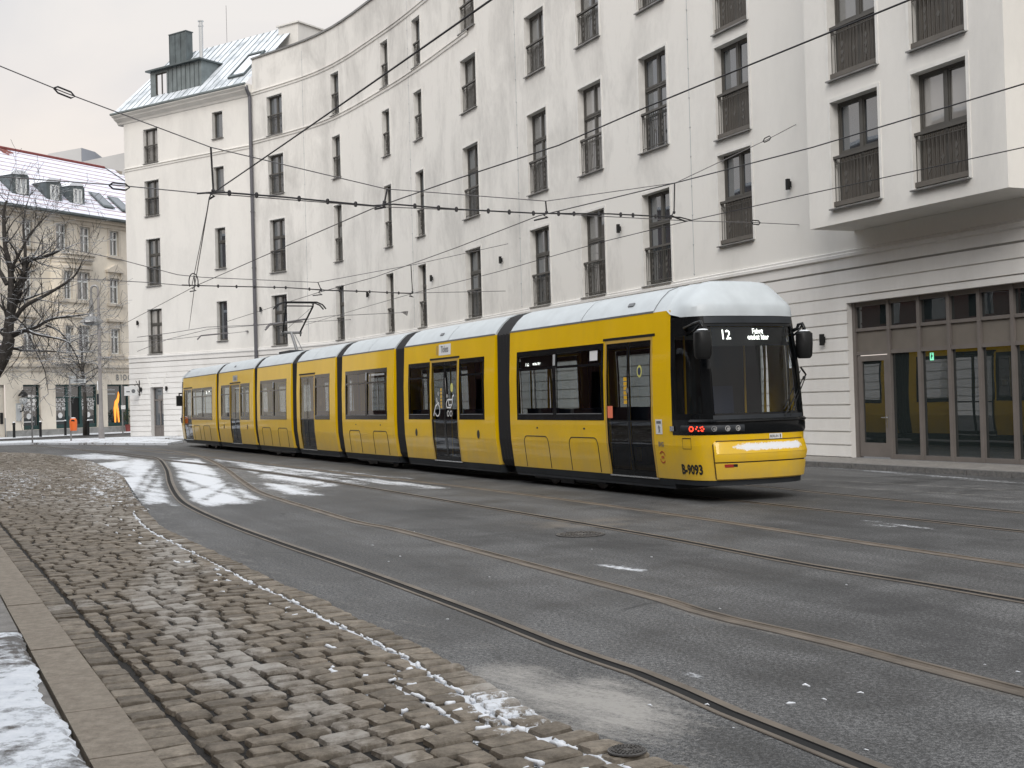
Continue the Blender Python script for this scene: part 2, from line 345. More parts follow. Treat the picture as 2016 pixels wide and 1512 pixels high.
def wall_grid(mb, fn, us, z0, z1, op, zs=()):
    us = sorted(set(list(us) + [q for a in op for q in a[:2] if us[0] <= q <= us[-1]]))
    for a, b in zip(us[:-1], us[1:]):
        if b - a < 1e-5: continue
        m = (a + b) / 2; cuts = sorted((max(z0, o[2]), min(z1, o[3])) for o in op if o[0] < m < o[1] and o[3] > z0 and o[2] < z1)
        z = z0; segs = []
        for c0, c1 in cuts:
            if c0 > z + 1e-6: segs.append((z, c0))
            z = max(z, c1)
        if z < z1 - 1e-6: segs.append((z, z1))
        for s0, s1 in segs:
            st = [s0] + [q for q in sorted(zs) if s0 + 1e-6 < q < s1 - 1e-6] + [s1]
            for q0, q1 in zip(st[:-1], st[1:]): mb.quad(fn(a, q0), fn(b, q0), fn(b, q1), fn(a, q1))
    return mb
def text_geo(txt, size, bold=0.):
    cu = bpy.data.curves.new('t', 'FONT'); cu.body = txt; cu.size = size; cu.offset = bold; cu.align_x = 'CENTER'; cu.resolution_u = 2
    o = bpy.data.objects.new('t', cu); COL.objects.link(o); dg = bpy.context.evaluated_depsgraph_get(); dg.update()
    me = o.evaluated_get(dg).to_mesh(); v = [tuple(q.co) for q in me.vertices]; f = [tuple(p.vertices) for p in me.polygons]
    o.evaluated_get(dg).to_mesh_clear(); bpy.data.objects.remove(o); bpy.data.curves.remove(cu); return v, f
def text(mb, txt, size, fn, bold=0., sx=1.):
    v, f = text_geo(txt, size, bold); return mb.add([fn(a * sx, b) for a, b, _ in v], f)
def catmull(P, n=8):
    P = [np.array(p, float) for p in P]; out = []
    for i in range(len(P) - 1):
        p0, p1, p2, p3 = P[max(i - 1, 0)], P[i], P[i + 1], P[min(i + 2, len(P) - 1)]
        for k in range(n):
            t = k / n; out.append(.5 * ((2 * p1) + (p2 - p0) * t + (2 * p0 - 5 * p1 + 4 * p2 - p3) * t * t + (3 * p1 - p0 - 3 * p2 + p3) * t ** 3))
    return out + [P[-1]]
def arclen(P): P = np.array(P); return np.concatenate([[0], np.cumsum(np.linalg.norm(np.diff(P, axis=0), axis=1))])


# ------------------------------------------------------------------ ground
def gpts(l, z=0.): return [G(x, y, z)[:2] for x, y in l]
def inpoly(X, Y, P):
    P = np.array(P); r = np.zeros(X.shape, bool); j = len(P) - 1
    for i in range(len(P)):
        xi, yi = P[i]; xj, yj = P[j]
        c = ((yi > Y) != (yj > Y)) & (X < (xj - xi) * (Y - yi) / (yj - yi + 1e-12) + xi); r ^= c; j = i
    return r
def distline(X, Y, P, closed=False):
    P = [np.array(p) for p in P]; d = np.full(X.shape, 1e9)
    for a, b in zip(P, P[1:] + (P[:1] if closed else [])) if closed else zip(P[:-1], P[1:]):
        ab = b - a; L = ab @ ab + 1e-12; t = np.clip(((X - a[0]) * ab[0] + (Y - a[1]) * ab[1]) / L, 0, 1)
        d = np.minimum(d, np.hypot(X - a[0] - t * ab[0], Y - a[1] - t * ab[1]))
    return d
def soft(X, Y, P, w):
    d = distline(X, Y, P, True); i = inpoly(X, Y, P); return np.clip(.5 + np.where(i, d, -d) / (2 * w), 0, 1)

TRACK = dict(
 A=[(60, 877), (140, 884), (208, 889), (278, 897), (312, 902.5), (330, 923), (338, 951), (354, 979), (382, 1000), (451, 1031), (555, 1069), (700, 1118), (947, 1208), (1121, 1276), (1300, 1337), (1402, 1384), (1605, 1465), (1722, 1512), (1950, 1602), (2300, 1740)],
 B=[(150, 874), (300, 884), (370, 893), (406, 904), (441, 923), (469, 944), (503, 967), (555.5, 986), (625, 1006.7), (700, 1029), (774, 1043), (947, 1088.5), (1121, 1135), (1300, 1182), (1402, 1214), (1605, 1260), (1807, 1313), (2016, 1367), (2350, 1452)],
 C=[(150, 885), (250, 897), (326, 906), (451, 920), (555.5, 934), (700, 956), (964.6, 1000), (1121, 1026), (1300, 1057), (1402, 1076), (1605, 1114.6), (1807, 1147), (2016, 1183), (2400, 1250)],
 D=[(240, 884), (400, 899.5), (560, 918), (700, 935), (900, 958), (1050, 977), (1200, 997), (1402, 1025.5), (1605, 1056), (1807, 1086), (2016, 1116.6), (2400, 1173)],
 E=[(400, 887), (700, 911), (1000, 940), (1200, 960), (1443, 985), (1605, 1003), (1807, 1023.5), (2016, 1046.6), (2400, 1085)],
 F=[(440, 882), (700, 900), (1000, 922), (1250, 940), (1483, 957), (1605, 970), (1726, 982), (1848, 994), (2016, 1011), (2400, 1045)])
TR = {k: catmull(gpts(v), 6) for k, v in TRACK.items()}

COB_R = [(292, 1010), (319, 1038), (365, 1062), (417, 1086.5), (486, 1118), (555.5, 1152.5), (625, 1180), (700, 1218), (774, 1250), (857, 1290), (902, 1314), (1000, 1372), (1090, 1425), (1253, 1480), (1400, 1540), (1700, 1660)]
COB_F = [(-40, 893), (0, 892), (60, 893), (104, 897), (174, 908), (215, 924), (243, 940), (250, 955), (268, 985)]
kx = lambda y: -.4885 * y + 1.11                       # street edge of the near kerb
kt = np.array([-.4389, .8985]); kn = np.array([.8985, .4389])
cobR = gpts(COB_R); cobF = gpts(COB_F)
cob_poly = [np.array([kx(46) - .5, 46.])] + cobF[1:] + cobR + [np.array([kx(3.2), 3.2])]
cob_poly = [np.array(p) for p in cob_poly]

def road_attrs(X, Y):
    sn = np.zeros(X.shape); du = np.zeros(X.shape); we = np.zeros(X.shape); ta = np.zeros(X.shape)
    def S_(px, v, w): 
        np.maximum(sn, v * soft(X, Y, gpts(px), w), out=sn)
    S_([(338, 928), (330, 905), (405, 906), (452, 938), (500, 966), (525, 983), (440, 994), (392, 996), (356, 990)], 1.08, .55)
    S_([(225, 918), (262, 903), (306, 908), (328, 935), (330, 960), (345, 985), (300, 992), (262, 985), (200, 966), (175, 955), (205, 944), (250, 938)], 1.0, .6)
    S_([(130, 897), (180, 893), (262, 897), (250, 905), (150, 904)], .86, .8)
    S_([(184, 913), (262, 905), (262, 918), (215, 926)], 1.0, .4)
    S_([(455, 908), (560, 925), (640, 940), (720, 952), (640, 958), (560, 948), (500, 935)], .95, .5)
    S_([(505, 948), (575, 955), (620, 975), (560, 972)], 1.0, .3)
    S_([(486, 914), (640, 925), (810, 943), (790, 946), (600, 930)], .85, .3)
    S_([(640, 934), (800, 948), (900, 962), (850, 962), (700, 948)], .62, .3)
    S_([(330, 900), (460, 905), (520, 913), (420, 910)], .62, .4)
    for a, b, c in [((1186, 1112), (1262, 1124), .50), ((1690, 1028), (1760, 1038), .42), ((1340, 1328), (1372, 1330), .48), ((1700, 1024), (1850, 1044), .36)]:
        P = gpts([a, b]); np.maximum(sn, c * np.clip(1.25 - distline(X, Y, P) / .11, 0, 1), out=sn)
    P = gpts([(1600, 919), (1700, 926), (1830, 936), (2016, 951), (2300, 975)]); np.maximum(sn, .36 * np.clip(1.3 - distline(X, Y, P) / .22, 0, 1), out=sn)
    # tyre tracks cut through the snow
    for l in [[(262, 1000), (300, 950), (330, 905)], [(255, 985), (285, 940), (316, 905)], [(400, 985), (450, 955), (520, 930)], [(350, 940), (420, 965), (500, 985)], [(350, 925), (430, 940), (560, 952)], [(480, 985), (430, 930), (400, 905)], [(560, 940), (620, 935), (700, 925)], [(600, 960), (700, 938)], [(520, 960), (480, 925), (440, 908)], [(160, 960), (250, 950)], [(340, 975), (440, 950), (545, 925)]]:
        sn *= 1 - .46 * np.clip(1.2 - distline(X, Y, gpts(l)) / .13, 0, 1)
    for k in 'ABCD':
        d = distline(X, Y, TR[k]); sn *= np.clip((d - .06) / .20, 0, 1)
    fk = np.clip((Y - 11) / 6, 0, 1)
    # slush beside the snow, dried salt in the foreground
    du = np.maximum(du, .55 * soft(X, Y, gpts([(80, 893), (300, 900), (330, 905), (345, 990), (292, 1012), (230, 975), (250, 940), (200, 918)]), 1.2))
    du = np.maximum(du, .45 * soft(X, Y, gpts([(330, 905), (420, 905), (700, 950), (640, 975), (520, 990), (400, 1000), (350, 985)]), .8))
    du = np.maximum(du, .95 * soft(X, Y, gpts([(905, 1318), (985, 1306), (1070, 1312), (1110, 1335), (1215, 1330), (1300, 1368), (1395, 1415), (1330, 1440), (1240, 1455), (1130, 1450), (1000, 1385)]), .30))
    d = np.minimum.reduce([distline(X, Y, TR['A']), distline(X, Y, TR['B'])]); du = np.maximum(du, .30 * np.clip(1.2 - d / .22, 0, 1))
    sn = np.maximum(sn, .86 * soft(X, Y, gpts([(925, 1392), (1010, 1388), (1050, 1420), (1010, 1432), (960, 1418)]), .13))
    d = distline(X, Y, cobR); du = np.maximum(du, .30 * np.clip(1.2 - d / .8, 0, 1))
    for (x, y), rx in [((1080, 1053), 1.3), ((930, 1060), .9), ((1230, 1075), 1.), ((1650, 1040), 1.6), ((880, 1010), .8), ((1740, 1190), .8), ((1960, 1275), .7)]:
        g = G(x, y); q = np.hypot((X - g[0]) * .90 + (Y - g[1]) * .43, ((X - g[0]) * -.43 + (Y - g[1]) * .90) / 2.2); we = np.maximum(we, .62 * np.exp(-(q / rx * 1.6) ** 2))
    q = distline(X, Y, gpts([(420, 880), (700, 905), (1000, 935), (1300, 965), (1560, 985), (2100, 1030)])); we = np.maximum(we, .40 * np.exp(-(q / 1.4) ** 2))
    for k, v in (('B', .6), ('A', .15), ('D', .6), ('C', .15)):
        d = distline(X, Y, TR[k]); ta = np.maximum(ta, v * np.clip(1.35 - d / .085, 0, 1))
    g = G(1150, 1030); ta = np.maximum(ta, .8 * np.exp(-((X - g[0]) ** 2 / .5 + (Y - g[1]) ** 2 / .3)))
    for l in [[(1560, 942), (1750, 952), (2100, 972)], [(1600, 955), (1800, 967), (2100, 986)]]:
        du = np.maximum(du, .5 * np.clip(1.3 - distline(X, Y, gpts(l)) / .12, 0, 1))
    return sn, du, we, ta

def polar_sheet(name, az0, az1, na, r0, r1, nr, z, mat):
    az = np.linspace(math.radians(az0), math.radians(az1), na); r = np.geomspace(r0, r1, nr)
    A, Rr = np.meshgrid(az, r); X = Rr * np.sin(A); Y = Rr * np.cos(A)
    V = np.stack([X.ravel(), Y.ravel(), np.full(X.size, z)], 1)
    i, j = np.meshgrid(np.arange(na - 1), np.arange(nr - 1)); a = (j * na + i).ravel()
    Fc = np.stack([a, a + 1, a + na + 1, a + na], 1)[:, ::-1]
    # leave the setts out
    cx = X.ravel()[a], Y.ravel()[a]
    me = bpy.data.meshes.new(name); me.vertices.add(len(V)); me.vertices.foreach_set('co', V.ravel())
    me.loops.add(Fc.size); me.loops.foreach_set('vertex_index', Fc.ravel().astype(np.int32))
    me.polygons.add(len(Fc)); me.polygons.foreach_set('loop_start', np.arange(0, Fc.size, 4, dtype=np.int32))
    try: me.polygons.foreach_set('loop_total', np.full(len(Fc), 4, dtype=np.int32))
    except Exception: pass
    me.update(); me.validate()
    for k, v in zip(('snow', 'dust', 'wear', 'tan'), road_attrs(X.ravel(), Y.ravel())):
        at = me.attributes.new(k, 'FLOAT', 'POINT'); at.data.foreach_set('value', v.astype(np.float32))
    me.materials.append(M[mat]); o = bpy.data.objects.new(name, me); COL.objects.link(o); o['kind'] = 'structure'; return o
polar_sheet('road', -30, 34, 520, 2.6, 110, 330, 0., 'asphalt')
o = MB().box(-400, 400, -300, 500, -.5, -.04).build('ground', 'asphalt'); tag(o, kind='structure')

# near pavement, kerb and setts
def strip(mb, off0, off1, y0, y1, z0, z1, n=1):        # band parallel to the near kerb, offsets measured towards the street
    for k in range(n):
        a = y0 + (y1 - y0) * k / n; b = y0 + (y1 - y0) * (k + 1) / n
        p = np.array([kx(a), a]); q = np.array([kx(b), b])
        mb.prism([(*(p + kn * off0), z0), (*(p + kn * off1), z0), (*(q + kn * off1), z0), (*(q + kn * off0), z0)], (0, 0, z1 - z0))
    return mb
mb = MB(); y = 2.6
while y < 60:
    L = random.uniform(.85, 1.25); strip(mb, -.28, 0., y + .006, y + L - .006, -.1, .05 + random.uniform(0, .006)); y += L
o = autosmooth(mb.build('kerb', 'kerb')); tag(o, kind='structure')
o = strip(MB(), -12, -.301, 2., 60, -.1, .040).build('pavement', 'paving'); tag(o, kind='structure')
mb = MB(); ys_ = np.arange(2.2, 60, .05); wob = [-.31 + .016 * math.sin(y * 5.1) + .022 * math.sin(y * 2.3 + 1) + .008 * math.sin(y * 17.) + .008 * math.sin(y * 37 + 2) for y in ys_]
mb.add([(*(np.array([kx(y), y]) + kn * o_), z) for y, w_ in zip(ys_, wob) for o_, z in ((-12, .075), (w_ - .12, .075), (w_ - .03, .068), (w_, .045))], [(i * 4 + j, i * 4 + j + 1, i * 4 + j + 5, i * 4 + j + 4) for i in range(len(ys_) - 1) for j in range(3)])
o = mb.build('pavement_snow', 'snowwalk'); tag(o, kind='structure')
o = strip(MB(), -1.4, -.303, 9.0, 10.9, .03, .078).build('pavement', 'paving'); tag(o, kind='structure')

u_dir = np.array([kn[0] * math.cos(.10) - kn[1] * math.sin(.10), kn[0] * math.sin(.10) + kn[1] * math.cos(.10)]); v_dir = np.array([-u_dir[1], u_dir[0]])
stone_t = []
def ring(sx, sy, c, z): return [(-sx + c, -sy, z), (sx - c, -sy, z), (sx, -sy + c, z), (sx, sy - c, z), (sx - c, sy, z), (-sx + c, sy, z), (-sx, sy - c, z), (-sx, -sy + c, z)]
def stone(cx, cy, du, dv, L, Wd, top):
    sx, sy = L / 2, Wd / 2; c = min(L, Wd) * .10; j = lambda: random.uniform(-.005, .005)
    tilt = (random.uniform(-.05, .05), random.uniform(-.05, .05)); out = []
    sh = random.uniform(-.010, .010)
    for r in (ring(sx, sy, c, -.02), ring(sx - .001, sy - .001, c, top - .016), ring(sx - .007, sy - .007, c, top - .004), ring(sx * .80, sy * .74, c * .8, top)):
        for x, y, z in r:
            x += j(); y += j() + sh * x * 6
            out.append((cx + du[0] * x + dv[0] * y, cy + du[1] * x + dv[1] * y, z + tilt[0] * x + tilt[1] * y))
    fs = [(k * 8 + i, k * 8 + (i + 1) % 8, (k + 1) * 8 + (i + 1) % 8, (k + 1) * 8 + i) for k in range(3) for i in range(8)] + [tuple(range(24, 32))]
    return out, fs
mb = MB(); tone = []; cen = []
O0 = np.array([kx(3.), 3.])
bord = catmull(cobR, 6)
def place(cx, cy, du, dv, L, Wd, top):
    v, f = stone(cx, cy, du, dv, L, Wd, top); mb.add(v, f); tone.extend([random.gauss(.5, .17)] * len(v)); cen.append((cx, cy))
pitch = .176
cand = []; uu = np.arange(-9, 10, .02)
for r in range(-12, int(56 / pitch)):
    c = O0[None] + uu[:, None] * u_dir + v_dir * (r * pitch)
    ins = inpoly(c[:, 0], c[:, 1], cob_poly) & (distline(c[:, 0], c[:, 1], bord) > .25) & ((c[:, 0] - kx(c[:, 1])) * kn[0] > .210)
    if not ins.any(): continue
    ed = np.flatnonzero(np.diff(np.r_[0, ins.astype(int), 0]))
    for i0, i1 in zip(ed[::2], ed[1::2]):
        u, ue = uu[i0], uu[min(i1, len(uu) - 1)]; first = True
        while ue - u > .07:
            L = random.uniform(.17, .275) * (random.uniform(.5, 1.) if first else 1); first = False
            if ue - u - L < .09: L = ue - u
            if L > .34: L /= 2
            q = O0 + u_dir * (u + L / 2) + v_dir * (r * pitch + .010 * math.sin(u * 2.1 + r)); cand.append((q[0], q[1], L)); u += L
for cx_, cy_, L in cand:
    a = random.gauss(0, .018); du = np.array([u_dir[0] - a * u_dir[1], u_dir[1] + a * u_dir[0]]); dv = np.array([-du[1], du[0]])
    place(cx_, cy_, du, dv, L - random.uniform(.024, .044), pitch - random.uniform(.024, .040), .034 + random.uniform(-.009, .006))
# border row along the asphalt and gutter row along the kerb
def along(P, off, step, L, Wd, top, lim=1e9):
    P = np.array(P); s = arclen(P); t = .05
    while t < min(s[-1], lim):
        x, y = np.interp(t, s, P[:, 0]), np.interp(t, s, P[:, 1]); x2, y2 = np.interp(t + .1, s, P[:, 0]), np.interp(t + .1, s, P[:, 1])
        d = np.array([x2 - x, y2 - y]); d /= np.linalg.norm(d) + 1e-9; nn = np.array([-d[1], d[0]])
        if np.isfinite(d).all(): place(x + nn[0] * off, y + nn[1] * off, nn, -d, L * random.uniform(.92, 1.05), Wd * random.uniform(.9, 1.0), top + random.uniform(-.005, .005))
        t += step * random.uniform(.95, 1.06)
sgn = 1 if np.cross(bord[3] - bord[0], np.array([kx(12), 12]) - bord[0]) > 0 else -1
along(bord, sgn * .11, .185, .20, .152, .032)
kl = [np.array([kx(y), y]) for y in np.linspace(2.8, 46, 60)]
along(kl, -.105, .20, .19, .176, .030)
V = np.array(mb.v)
def cob_attr(X, Y):
    sn = np.zeros(X.shape); du = np.zeros(X.shape)
    for px, v, w in [([(-20, 935), (60, 925), (110, 945), (40, 985), (-20, 1000)], .50, 1.5), ([(110, 960), (200, 945), (262, 960), (285, 1000), (230, 1000), (140, 985)], .5, 1.0), ([(150, 900), (215, 918), (250, 950), (200, 950)], .66, 1.), ([(170, 935), (235, 925), (262, 960), (290, 1005), (240, 985)], .62, .7), ([(905, 1375), (1000, 1372), (1060, 1410), (1010, 1445), (930, 1410)], .80, .14)]:
        sn = np.maximum(sn, v * soft(X, Y, gpts(px), w))
    for l, w, v in [([(318, 1070), (345, 1120), (305, 1180), (360, 1215), (430, 1290), (500, 1360)], .30, .72), ([(110, 1205), (170, 1195), (260, 1190), (380, 1175)], .18, .7), ([(330, 1150), (440, 1120)], .16, .8), ([(560, 1330), (640, 1420), (720, 1512)], .22, .6), ([(100, 985), (190, 1010), (270, 1045)], .7, .55)]:
        du = np.maximum(du, v * np.clip(1.5 - distline(X, Y, gpts(l)) / w, 0, 1))
    du = np.maximum(du, .45 * np.clip((Y - 17) / 14, 0, 1))
    du = np.maximum(du, .9 * soft(X, Y, gpts([(905, 1318), (985, 1306), (1110, 1335), (1300, 1368), (1330, 1440), (1240, 1462), (1130, 1450), (960, 1400)]), .2))
    return sn, du
sn, du = cob_attr(V[:, 0], V[:, 1])
o = autosmooth(mb.build('cobblestone_paving', 'cobble', attrs=dict(tone=np.clip(tone, 0, 1), snow=sn, dust=du)), 28); tag(o, kind='structure')
# crumbs of snow left in the open joints beside the asphalt
js = MB()
def crumb(p, q, r):
    n_ = max(2, int(np.linalg.norm(np.array(q) - np.array(p)) / .03)); P = [np.array([p[0] + (q[0] - p[0]) * i / n_ + random.gauss(0, .005), p[1] + (q[1] - p[1]) * i / n_ + random.gauss(0, .005), .022]) for i in range(n_ + 1)]
    js.tube(P, [max(.004, r * random.uniform(.5, 1.25)) for _ in P], 5)
bA = np.array(bord); bs_ = arclen(bA); tt = 0.
while tt < bs_[-1]:
    x, y = np.interp(tt, bs_, bA[:, 0]), np.interp(tt, bs_, bA[:, 1]); x2, y2 = np.interp(tt + .1, bs_, bA[:, 0]), np.interp(tt + .1, bs_, bA[:, 1]); d_ = np.array([x2 - x, y2 - y]); nd_ = np.linalg.norm(d_)
    if nd_ < 1e-4: break
    d_ /= nd_; n2_ = np.array([-d_[1], d_[0]]) * sgn; L = random.uniform(.04, .25)
    if random.random() < (.34 if 9 < y < 21 else .42): p = np.array([x, y]) + n2_ * (.232 + random.gauss(0, .008)); crumb(p, p + d_ * L * .4, random.choice((.008, .012, .018)))
    tt += L * .45 + random.uniform(.01, .08)
reg = gpts([(735, 1318), (860, 1306), (1000, 1370), (1160, 1440), (1290, 1530), (1000, 1530), (880, 1450), (760, 1390)])
CA = np.array(cand); dB = distline(CA[:, 0], CA[:, 1], bord); inr = inpoly(CA[:, 0], CA[:, 1], reg)
for (x, y, L), db, ir in zip(cand, dB, inr):
    pr_ = .45 if ir else .15 * max(0, 1 - db / .9)
    c = np.array([x, y])
    if random.random() < pr_: p = c - v_dir * pitch / 2 - u_dir * L / 2; q0_ = random.uniform(0, .7); crumb(p + u_dir * L * q0_, p + u_dir * L * (q0_ + random.uniform(.08, .3)), .013)
    if random.random() < pr_: p = c - v_dir * pitch / 2 + u_dir * L / 2; crumb(p, p + v_dir * pitch * random.uniform(.3, .8), .016)
for _ in range(34):
    x_, y_ = random.uniform(560, 2016), random.uniform(1010, 1480); p = G(x_, y_)
    if y_ < 1000 + (x_ - 560) * .02 or distline(np.array([p[0]]), np.array([p[1]]), bord)[0] < .3 or inpoly(np.array([p[0]]), np.array([p[1]]), cob_poly)[0]: continue
    r_ = random.choice((.003, .004, .006, .009)); js.tube([p[:3] + [0, 0, .004], p[:3] + [r_ * random.uniform(1, 4), r_ * random.uniform(-2, 2), .004], p[:3] + [r_ * random.uniform(3, 6), r_ * random.uniform(-3, 3), .002]], [r_ * .6, r_, r_ * .5], 5)
tag(js.build('joint_snow', 'snow', smooth=True), kind='stuff')
# joint bed: dark grit, snow caught in the joints near the asphalt
xs = np.arange(0, 1.001, 1 / 40); rows = np.linspace(3.0, 46, 300); mbj = MB(); us = []
bp = np.array(cobR + []); order = np.argsort(bp[:, 1]); bx = lambda y: np.interp(y, np.r_[bp[order, 1], [G(245, 940)[1], G(174, 908)[1], 46.]], np.r_[bp[order, 0], [G(245, 940)[0], G(174, 908)[0], kx(46) + 1]])
vv = [((1 - t) * (kx(y) + .0) + t * (bx(y) - .01), y, .006) for y in rows for t in xs]
nx = len(xs); mbj.add(vv, [(j * nx + i, j * nx + i + 1, (j + 1) * nx + i + 1, (j + 1) * nx + i) for j in range(len(rows) - 1) for i in range(nx - 1)])
V = np.array(mbj.v); sn, du = cob_attr(V[:, 0], V[:, 1])
d = distline(V[:, 0], V[:, 1], bord); sn = np.maximum(sn, 1.0 * np.exp(-((d - .22) / .06) ** 2)); 
sn = np.maximum(sn, .58 * np.clip(1.1 - d / .8, 0, 1))
sn = np.maximum(sn, .84 * soft(V[:, 0], V[:, 1], gpts([(735, 1322), (860, 1310), (1000, 1370), (1160, 1440), (1260, 1512), (1000, 1512), (880, 1440), (760, 1380)]), .3))
o = mbj.build('cobblestone_joints', 'joint', attrs=dict(tone=np.full(len(V), .5), snow=sn, dust=du * 0)); tag(o, kind='structure')

# tracks: grooved rails let into the asphalt
def rail_mesh(P, side, w=.016):
    P = np.array(P); s = arclen(P); n = max(40, int(s[-1] / .5)); t = np.linspace(0, s[-1], n); X = np.interp(t, s, P[:, 0]); Y = np.interp(t, s, P[:, 1])
    T = np.stack([np.gradient(X), np.gradient(Y)], 1); T /= np.linalg.norm(T, axis=1)[:, None] + 1e-9; Nn = np.stack([-T[:, 1], T[:, 0]], 1) * side
    prof = [(-.055, .004), (-.05, .009), (.008, .010), (.012, .003), (.058 + w, .003), (.062 + w, .009), (.088 + w, .009), (.092 + w, .004)]
    mb = MB(); k = len(prof)
    vs = [(X[i] + Nn[i, 0] * a, Y[i] + Nn[i, 1] * a, z) for i in range(n) for a, z in prof]
    mb.add(vs, [(i * k + j, i * k + j + 1, (i + 1) * k + j + 1, (i + 1) * k + j) for i in range(n - 1) for j in range(k - 1)])
    idx = [0 if j not in (2, 3, 4) else 1 for i in range(n - 1) for j in range(k - 1)]
    return mb, idx
M['railsteel'] = simple('worn rail steel', (.15, .125, .10), .5, .2, var=.3, vs=2.5); M['filledgroove'] = simple('groove filled with grit', (.11, .09, .07), .9, var=.5, vs=2.)
M['groove'] = simple('rail groove', (.006, .006, .006), .9)
for nm, (a, b), lab in [('curve', 'AB', 'nearest tram track, curving away to the left past the setts'), ('mid', 'CD', 'middle tram track, straight along the asphalt in front of the tram'), ('tram', 'EF', 'farthest tram track, the one the yellow tram runs on')]:
    t = thing('tram_track', lab, 'tram track', (*TR[a][-10], 0), 0, 'tram tracks let into the asphalt')
    for k, sd in ((a, -1), (b, 1)):
        q, idx = rail_mesh(TR[k], sd if k in 'ACE' else sd); ob = q.build('rail', ['railsteel', 'filledgroove' if k in 'BD' else 'groove'], t); ob.data.polygons.foreach_set('material_index', idx)

# far kerb and pavement along the white building (plan of the building is set further down)
st = lambda y: np.array([20.6 - .461 * y, y]); fn_ = np.array([-.908, -.419])
mb = MB(); y = 12.
while y < 74:
    q0, q1 = st(y + .01) + fn_ * 1.62, st(y + .95) + fn_ * 1.62; r0, r1 = st(y + .01) + fn_ * 1.45, st(y + .95) + fn_ * 1.45
    mb.prism([(*q0, -.1), (*q1, -.1), (*r1, -.1), (*r0, -.1)], (0, 0, .205)); y += .96
    if y > 47: break
o = mb.build('far_kerb', 'kerbgrey'); tag(o, kind='structure')
a, b = st(11.), st(47.5); c, d = b + fn_ * 1.45, a + fn_ * 1.45
o = MB().prism([(*a, -.1), (*d, -.1), (*c, -.1), (*b, -.1)], (0, 0, .2)).build('far_pavement', 'paving'); tag(o, kind='structure')

# ------------------------------------------------------------------ white building with the concave front
PLAN = [[14.15, 14.0], [-1.3, 47.5], [-1.5, 47.93], [-1.76, 48.52], [-2.09, 49.23], [-2.44, 50.0], [-2.8, 50.8], [-3.16, 51.58], [-3.5, 52.29], [-3.79, 52.9], [-4.24, 53.82], [-4.61, 54.55], [-4.98, 55.25], [-5.45, 56.1], [-5.74, 56.62], [-6.05, 57.19], [-6.39, 57.8], [-6.74, 58.42], [-7.09, 59.05], [-7.44, 59.64], [-7.78, 60.2], [-8.1, 60.7], [-8.39, 61.14], [-8.94, 61.88], [-9.46, 62.53], [-10.03, 63.16], [-10.72, 63.87], [-11.59, 64.69], [-12.48, 65.49], [-13.45, 66.35], [-22.2, 72.3]]
PA = np.array(PLAN); PS = arclen(PA); S_PIPE = PS[-2]; S_END = PS[-1]
def fdir(s):
    i = min(max(np.searchsorted(PS, s) - 1, 0), len(PA) - 2); t = PA[i + 1] - PA[i]; t = t / np.linalg.norm(t)
    return t, np.array([-t[1], t[0]])                    # along, outwards to the street
def fpos(s, z=0., off=0.):
    t, n = fdir(s); x, y = np.interp(s, PS, PA[:, 0]), np.interp(s, PS, PA[:, 1]); return np.array([x + n[0] * off, y + n[1] * off, z])
R2, R3, R4, R5 = (4.82, 7.45), (8.68, 11.43), (12.78, 14.83), (15.9, 17.94)
COLS = [(57.05, 58.35, (R2, R3, R4, R5)), (51.68, 52.56, (R2, R3, R4, R5)), (45.82, 46.66, (R2, R3, R4, R5)), (42.08, 43.01, (R2, R3, R4, R5)),
        (36.26, 37.78, (R2, R3, R4, R5)), (30.45, 31.94, (R2, R3, R4, R5)), (26.65, 28.16, (R2, R3, R4)), (22.88, 24.38, (R2, R3, R4)),
        (19.02, 20.50, ((5.51, 7.86), (8.29, 10.70), (11.06, 13.4)))]
LCOLS = [(67.2, 68.43, ((4.82, 7.37), (8.72, 11.39), (12.73, 14.73), (15.76, 17.7))), (61.88, 62.7, ((5.3, 7.44), (9.25, 11.46), (13.45, 14.81), (16.38, 17.82)))]
wb = thing('apartment_building', 'long white apartment building curving inwards behind the yellow tram, stained plaster, street-level shop', 'building', (*fpos(30)[:2], 0))
ch = thing('corner_house', 'white corner house with a frosted metal mansard roof and zinc dormer left of the downpipe', 'building', (*fpos(65)[:2], 0))
segs = [S_ for S_ in PS]
ops = [(a, b, z0, z1) for a, b, rows in COLS for z0, z1 in rows]
lops = [(a, b, z0, z1) for a, b, rows in LCOLS for z0, z1 in rows]
ROOF = 20.2; BELT = 4.72
ub = [s for s in segs if s <= S_PIPE]
dense = sorted(set(ub + [15.3, 9.8]))
wall_grid(MB(), lambda s, z: fpos(s, z), dense, BELT, ROOF, ops).build('wall', 'plaster', wb)
lb = [S_PIPE, S_END]
EAVE = 18.25
wall_grid(MB(), lambda s, z: fpos(s, z), lb, BELT, EAVE, lops).build('wall', 'plaster_clean', ch)
# return of the taller building above the corner house, parapet cap and end wall
e0 = fpos(S_PIPE - .001); tin = -fdir(S_PIPE - .01)[1]
mb = MB(); mb.quad(e0 + [0, 0, 16], np.array([*(e0[:2] + tin * 9), 16]), np.array([*(e0[:2] + tin * 9), ROOF]), e0 + [0, 0, ROOF - e0[2]]); mb.build('end_wall', 'plaster', wb)
mb = MB(); k = len(dense); pr = [(.07, ROOF - .02), (.07, ROOF + .07), (-.45, ROOF + .09), (-.45, ROOF - .02)]
mb.add([fpos(s + (-1e-4 if i else 1e-4), z, o_) for i, s in enumerate(dense) for o_, z in pr], [(i * 4 + j, i * 4 + (j + 1) % 4, (i + 1) * 4 + (j + 1) % 4, (i + 1) * 4 + j) for i in range(k - 1) for j in range(4)]); mb.build('parapet_cap', 'sill', wb)
